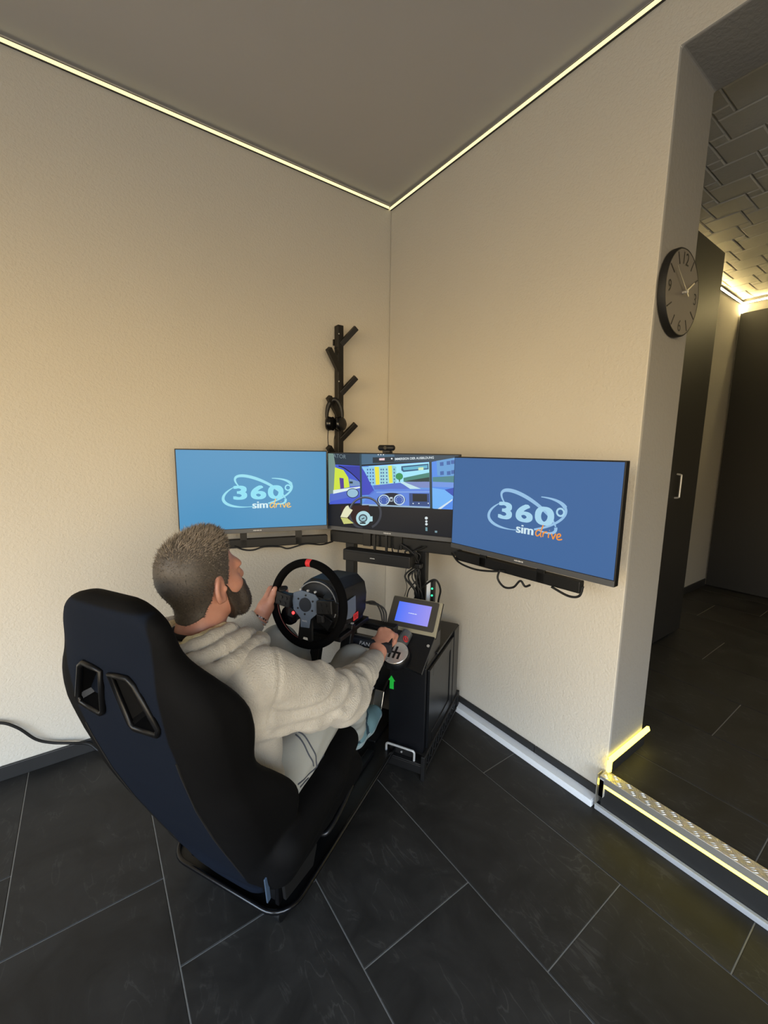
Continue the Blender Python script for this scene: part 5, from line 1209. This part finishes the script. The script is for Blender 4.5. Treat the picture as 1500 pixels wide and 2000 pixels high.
# waistband
def crease(D, X, Y, Z):
    a = .0028 * np.sin(34 * Z + 9 * X + 14 * np.sin(7 * X) + 11 * Y) * np.exp(-((Z - .50) / .13) ** 2)
    b = .0020 * np.sin(60 * X + 40 * Y + 25 * Z) * np.exp(-((np.abs(X) - .17) / .05) ** 2)
    # sleeve seam: groove round each shoulder
    g = 0
    for s in (-1, 1):
        nrm = unit(EL[s] - SH[s] + np.array([s * .10, 0, .12])); c = SH[s] + nrm * .012
        pd = (X - c[0]) * nrm[0] + (Y - c[1]) * nrm[1] + (Z - c[2]) * nrm[2]
        g = g + .0045 * np.exp(-(pd / .0045) ** 2) * (s * X > .10) * (Z > .66)
    return D + a + b + g
hf.all(crease)
# openings for the hands and neck
for s in (-1, 1):
    e = unit(WR[s] - EL[s]); hf.seg(WR[s] + e * .040, WR[s] + e * .08, .055, .055, k=.004, mode='cut')
hf.seg(NB + [0, .01, .035], NB + [0, .0, .12], .064, .070, k=.02, mode='cut')
hood_b = hf.part('hoodie', 'hoodie', pe)
# hood collapsed round the neck, with fleece lining
hd_f = Field((-.23, -.33, .70), (.23, .08, .98), .0040)
RIM = catmull([np.array(q) for q in ((.022, -.030, .822), (.062, -.072, .862), (.078, -.130, .874), (.070, -.190, .870), (.030, -.235, .864), (-.035, -.245, .862), (-.095, -.205, .862), (-.112, -.140, .862), (-.085, -.075, .852), (-.035, -.032, .824))], 4)
def hood_ring(f, sc, dz, rad, k, c=np.array([0, -.14, 0])):
    Q = [np.array([c[0] + (q[0] - c[0]) * sc, c[1] + (q[1] - c[1]) * sc, q[2] + dz]) for q in RIM]
    for i in range(len(Q) - 1):
        w0, w1 = [1 + .10 * math.sin(.9 * t + 5 * sc) + .07 * math.sin(1.7 * t) for t in (i, i + 1)]
        f.seg(Q[i], Q[i + 1], rad * w0, rad * w1, k=k)
hood_ring(hd_f, 1.0, .002, .0165, .002); hood_ring(hd_f, 1.36, -.016, .0185, .002); hood_ring(hd_f, 1.74, -.044, .022, .003); hood_ring(hd_f, 1.5, -.060, .030, .006)
hd_f.ell((.0, -.220, .800), (.130, .055, .062), rotm('X', math.radians(20)), k=.01)
hd_f.seg((.092, -.10, .858), (.055, -.25, .842), .012, .015, k=.006)
hd_f.all(lambda D, X, Y, Z: D + .0014 * np.sin(60 * X - 50 * Y + 30 * Z) + .0009 * np.sin(150 * X + 130 * Y))
hd_f.seg(NB + [-.012, -.020, .062], NB + [-.012, -.026, .16], .070, .10, k=.008, mode='cut')
hd_f.all(lambda D, X, Y, Z: np.maximum(D, -.262 - Y + 0 * X))      # flattened against the backrest
hood = hd_f.part('hood', 'hoodie', hood_b)
lf = Field((-.16, -.29, .78), (.16, .06, .95), .004)
hood_ring(lf, .84, -.004, .0185, .008)
lf.ell((-.010, -.160, .838), (.085, .085, .030), k=.012)
lf.all(lambda D, X, Y, Z: D + .0026 * np.sin(190 * X + 60 * Z) * np.sin(170 * Y + 30 * X) + .0018 * np.sin(320 * Z + 90 * X))
lf.part('hood_lining', 'lining', hood_b)
MB().tube([NB + np.array([.058 * math.sin(a), .012 + .058 * math.cos(a), -.002 - .010 * math.cos(a)]) for a in np.linspace(0, 2 * math.pi, 36, endpoint=False)], .007, n=8, sm=1, closed=True).part('shirt_collar', 'shirt', pe, smooth=60)

# jeans, shoes
jf = Field((-.27, -.14, .13), (.27, .78, .73), .0052)
jf.ell((0, .010, .365), (.168, .130, .098), k=.05)
for s in (-1, 1):
    jf.seg(HIP[s] - [0, .03, .01], KNE[s], .090, .064, k=.035, wr=folds(2.2, .004, 1.7 * s, .1, .6)); jf.seg(KNE[s], ANK[s], .064, .048, k=.03, wr=folds(4, .004, .4 * s, .9, .6))
jf.all(lambda D, X, Y, Z: D + .0016 * np.sin(60 * Y + 40 * X + 20 * np.sin(9 * Z)) * (Y < .3))
for s in (-1, 1):
    e = unit(ANK[s] - KNE[s]); jf.seg(ANK[s] + e * .095, ANK[s] + e * .18, .075, k=.005, mode='cut')
jn = jf.part('jeans', 'jeans', pe)
for a in ([(.128, .097, .506), (.1435, .1011, .4931), (.1707, .1035, .4587), (.1805, .1071, .4185), (.184, .106, .405)], [(.1243, .0888, .4974), (.1532, .0857, .4813), (.1748, .0865, .4466), (.1809, .0935, .4159)], [(.1814, .0202, .4157), (.1822, .0612, .4108), (.184, .1066, .404), (.188, .150, .408)], [(.1834, .0252, .4057), (.1842, .0662, .4000)]):
    Q = on_field(jf, catmull([np.array(q) for q in a], 6)); MB().tube(Q, .0022, n=6, sm=1).part('seam', 'seam', jn, smooth=60)
for s in (1, -1):
    A = ANK[s]; an = math.radians(9 if s > 0 else 25); fd = np.array([0.02 * s, math.cos(an), math.sin(an)]); fu = unit(np.array([0, -math.sin(an), math.cos(an)]))
    heel = A + fd * -.030 - fu * .085; fd = unit(fd)
    sp_ = lambda x, y, z: heel + np.array([1., 0, 0]) * x + fd * y * .94 + fu * z
    sf_ = Field(np.minimum(heel, heel + fd * .30) - .09, np.maximum(heel, heel + fd * .30) + np.array([.09, .06, .17]), .0042)
    sf_.seg(sp_(0, .035, .040), sp_(0, .115, .040), .041, .044, k=.03); sf_.seg(sp_(0, .115, .038), sp_(.004 * s, .205, .028), .044, .034, k=.03, flat=((1, 0, 0), .86))
    sf_.seg(sp_(0, .035, .045), sp_(0, .045, .105), .040, .040, k=.03); sf_.seg(sp_(0, .06, .085), sp_(0, .16, .04), .036, .03, k=.03)
    sf_.seg(sp_(0, .045, .110), sp_(0, .045, .16), .033, k=.006, mode='cut')
    sf_.op(lambda X, Y, Z: (X - heel[0]) * fu[0] + (Y - heel[1]) * fu[1] + (Z - heel[2]) * fu[2] - .010, np.array(heel) - .3, np.array(heel) + .3, k=.008, mode='cut')
    def shoe_mat(c, n):
        z = (c - heel) @ fu; y = (c - heel) @ fd; return np.where(z < .034 + .010 * (y < .08), 2, np.where(((y > .055) & (y < .075)) | ((z > .092)) | ((y < .012) & (z > .05)), 1, 0))
    so = sf_.part('shoe', ['shoe', 'shoe_dark', 'sole'], pe, facemat=shoe_mat)
    for k in range(4): MB().tube([sp_(-.020, .100 + .018 * k, .082 - .010 * k), sp_(0, .102 + .018 * k, .087 - .011 * k), sp_(.020, .100 + .018 * k, .082 - .010 * k)], .0026, n=6).part('lace', 'sole', so, smooth=60)
# bracelets on the left wrist
e = unit(np.array([-.172, .318, .745]) - WR[-1]); u = unit(np.cross(e, (0, 0, 1))); v = np.cross(e, u)
for off, nb, rb in ((.002, 22, .0042), (-.010, 1, 0)):
    c0 = WR[-1] + e * off
    if nb > 1:
        br = MB().tube([c0 + .0300 * (math.cos(a) * u * .95 + math.sin(a) * v) for a in np.linspace(0, 2 * math.pi, 30, endpoint=False)], .0012, n=6, sm=1, closed=True).part('bracelet', 'ink', pe, smooth=60)
        for k in range(nb):
            a = 2 * math.pi * k / nb; q = c0 + .0300 * (math.cos(a) * u * .95 + math.sin(a) * v); MB().lathe([(-rb, .0005), (-rb * .7, rb * .7), (0, rb), (rb * .7, rb * .7), (rb, .0005)], q, (0, 0, 1), n=8).part('bead', 'bead' if k % 3 else 'ink', br, smooth=60)
    else:
        MB().tube([c0 + .0305 * (math.cos(a) * u * .95 + math.sin(a) * v) for a in np.linspace(0, 2 * math.pi, 30, endpoint=False)], .0026, n=6, sm=1, closed=True).part('bracelet', 'steel', pe, smooth=60)
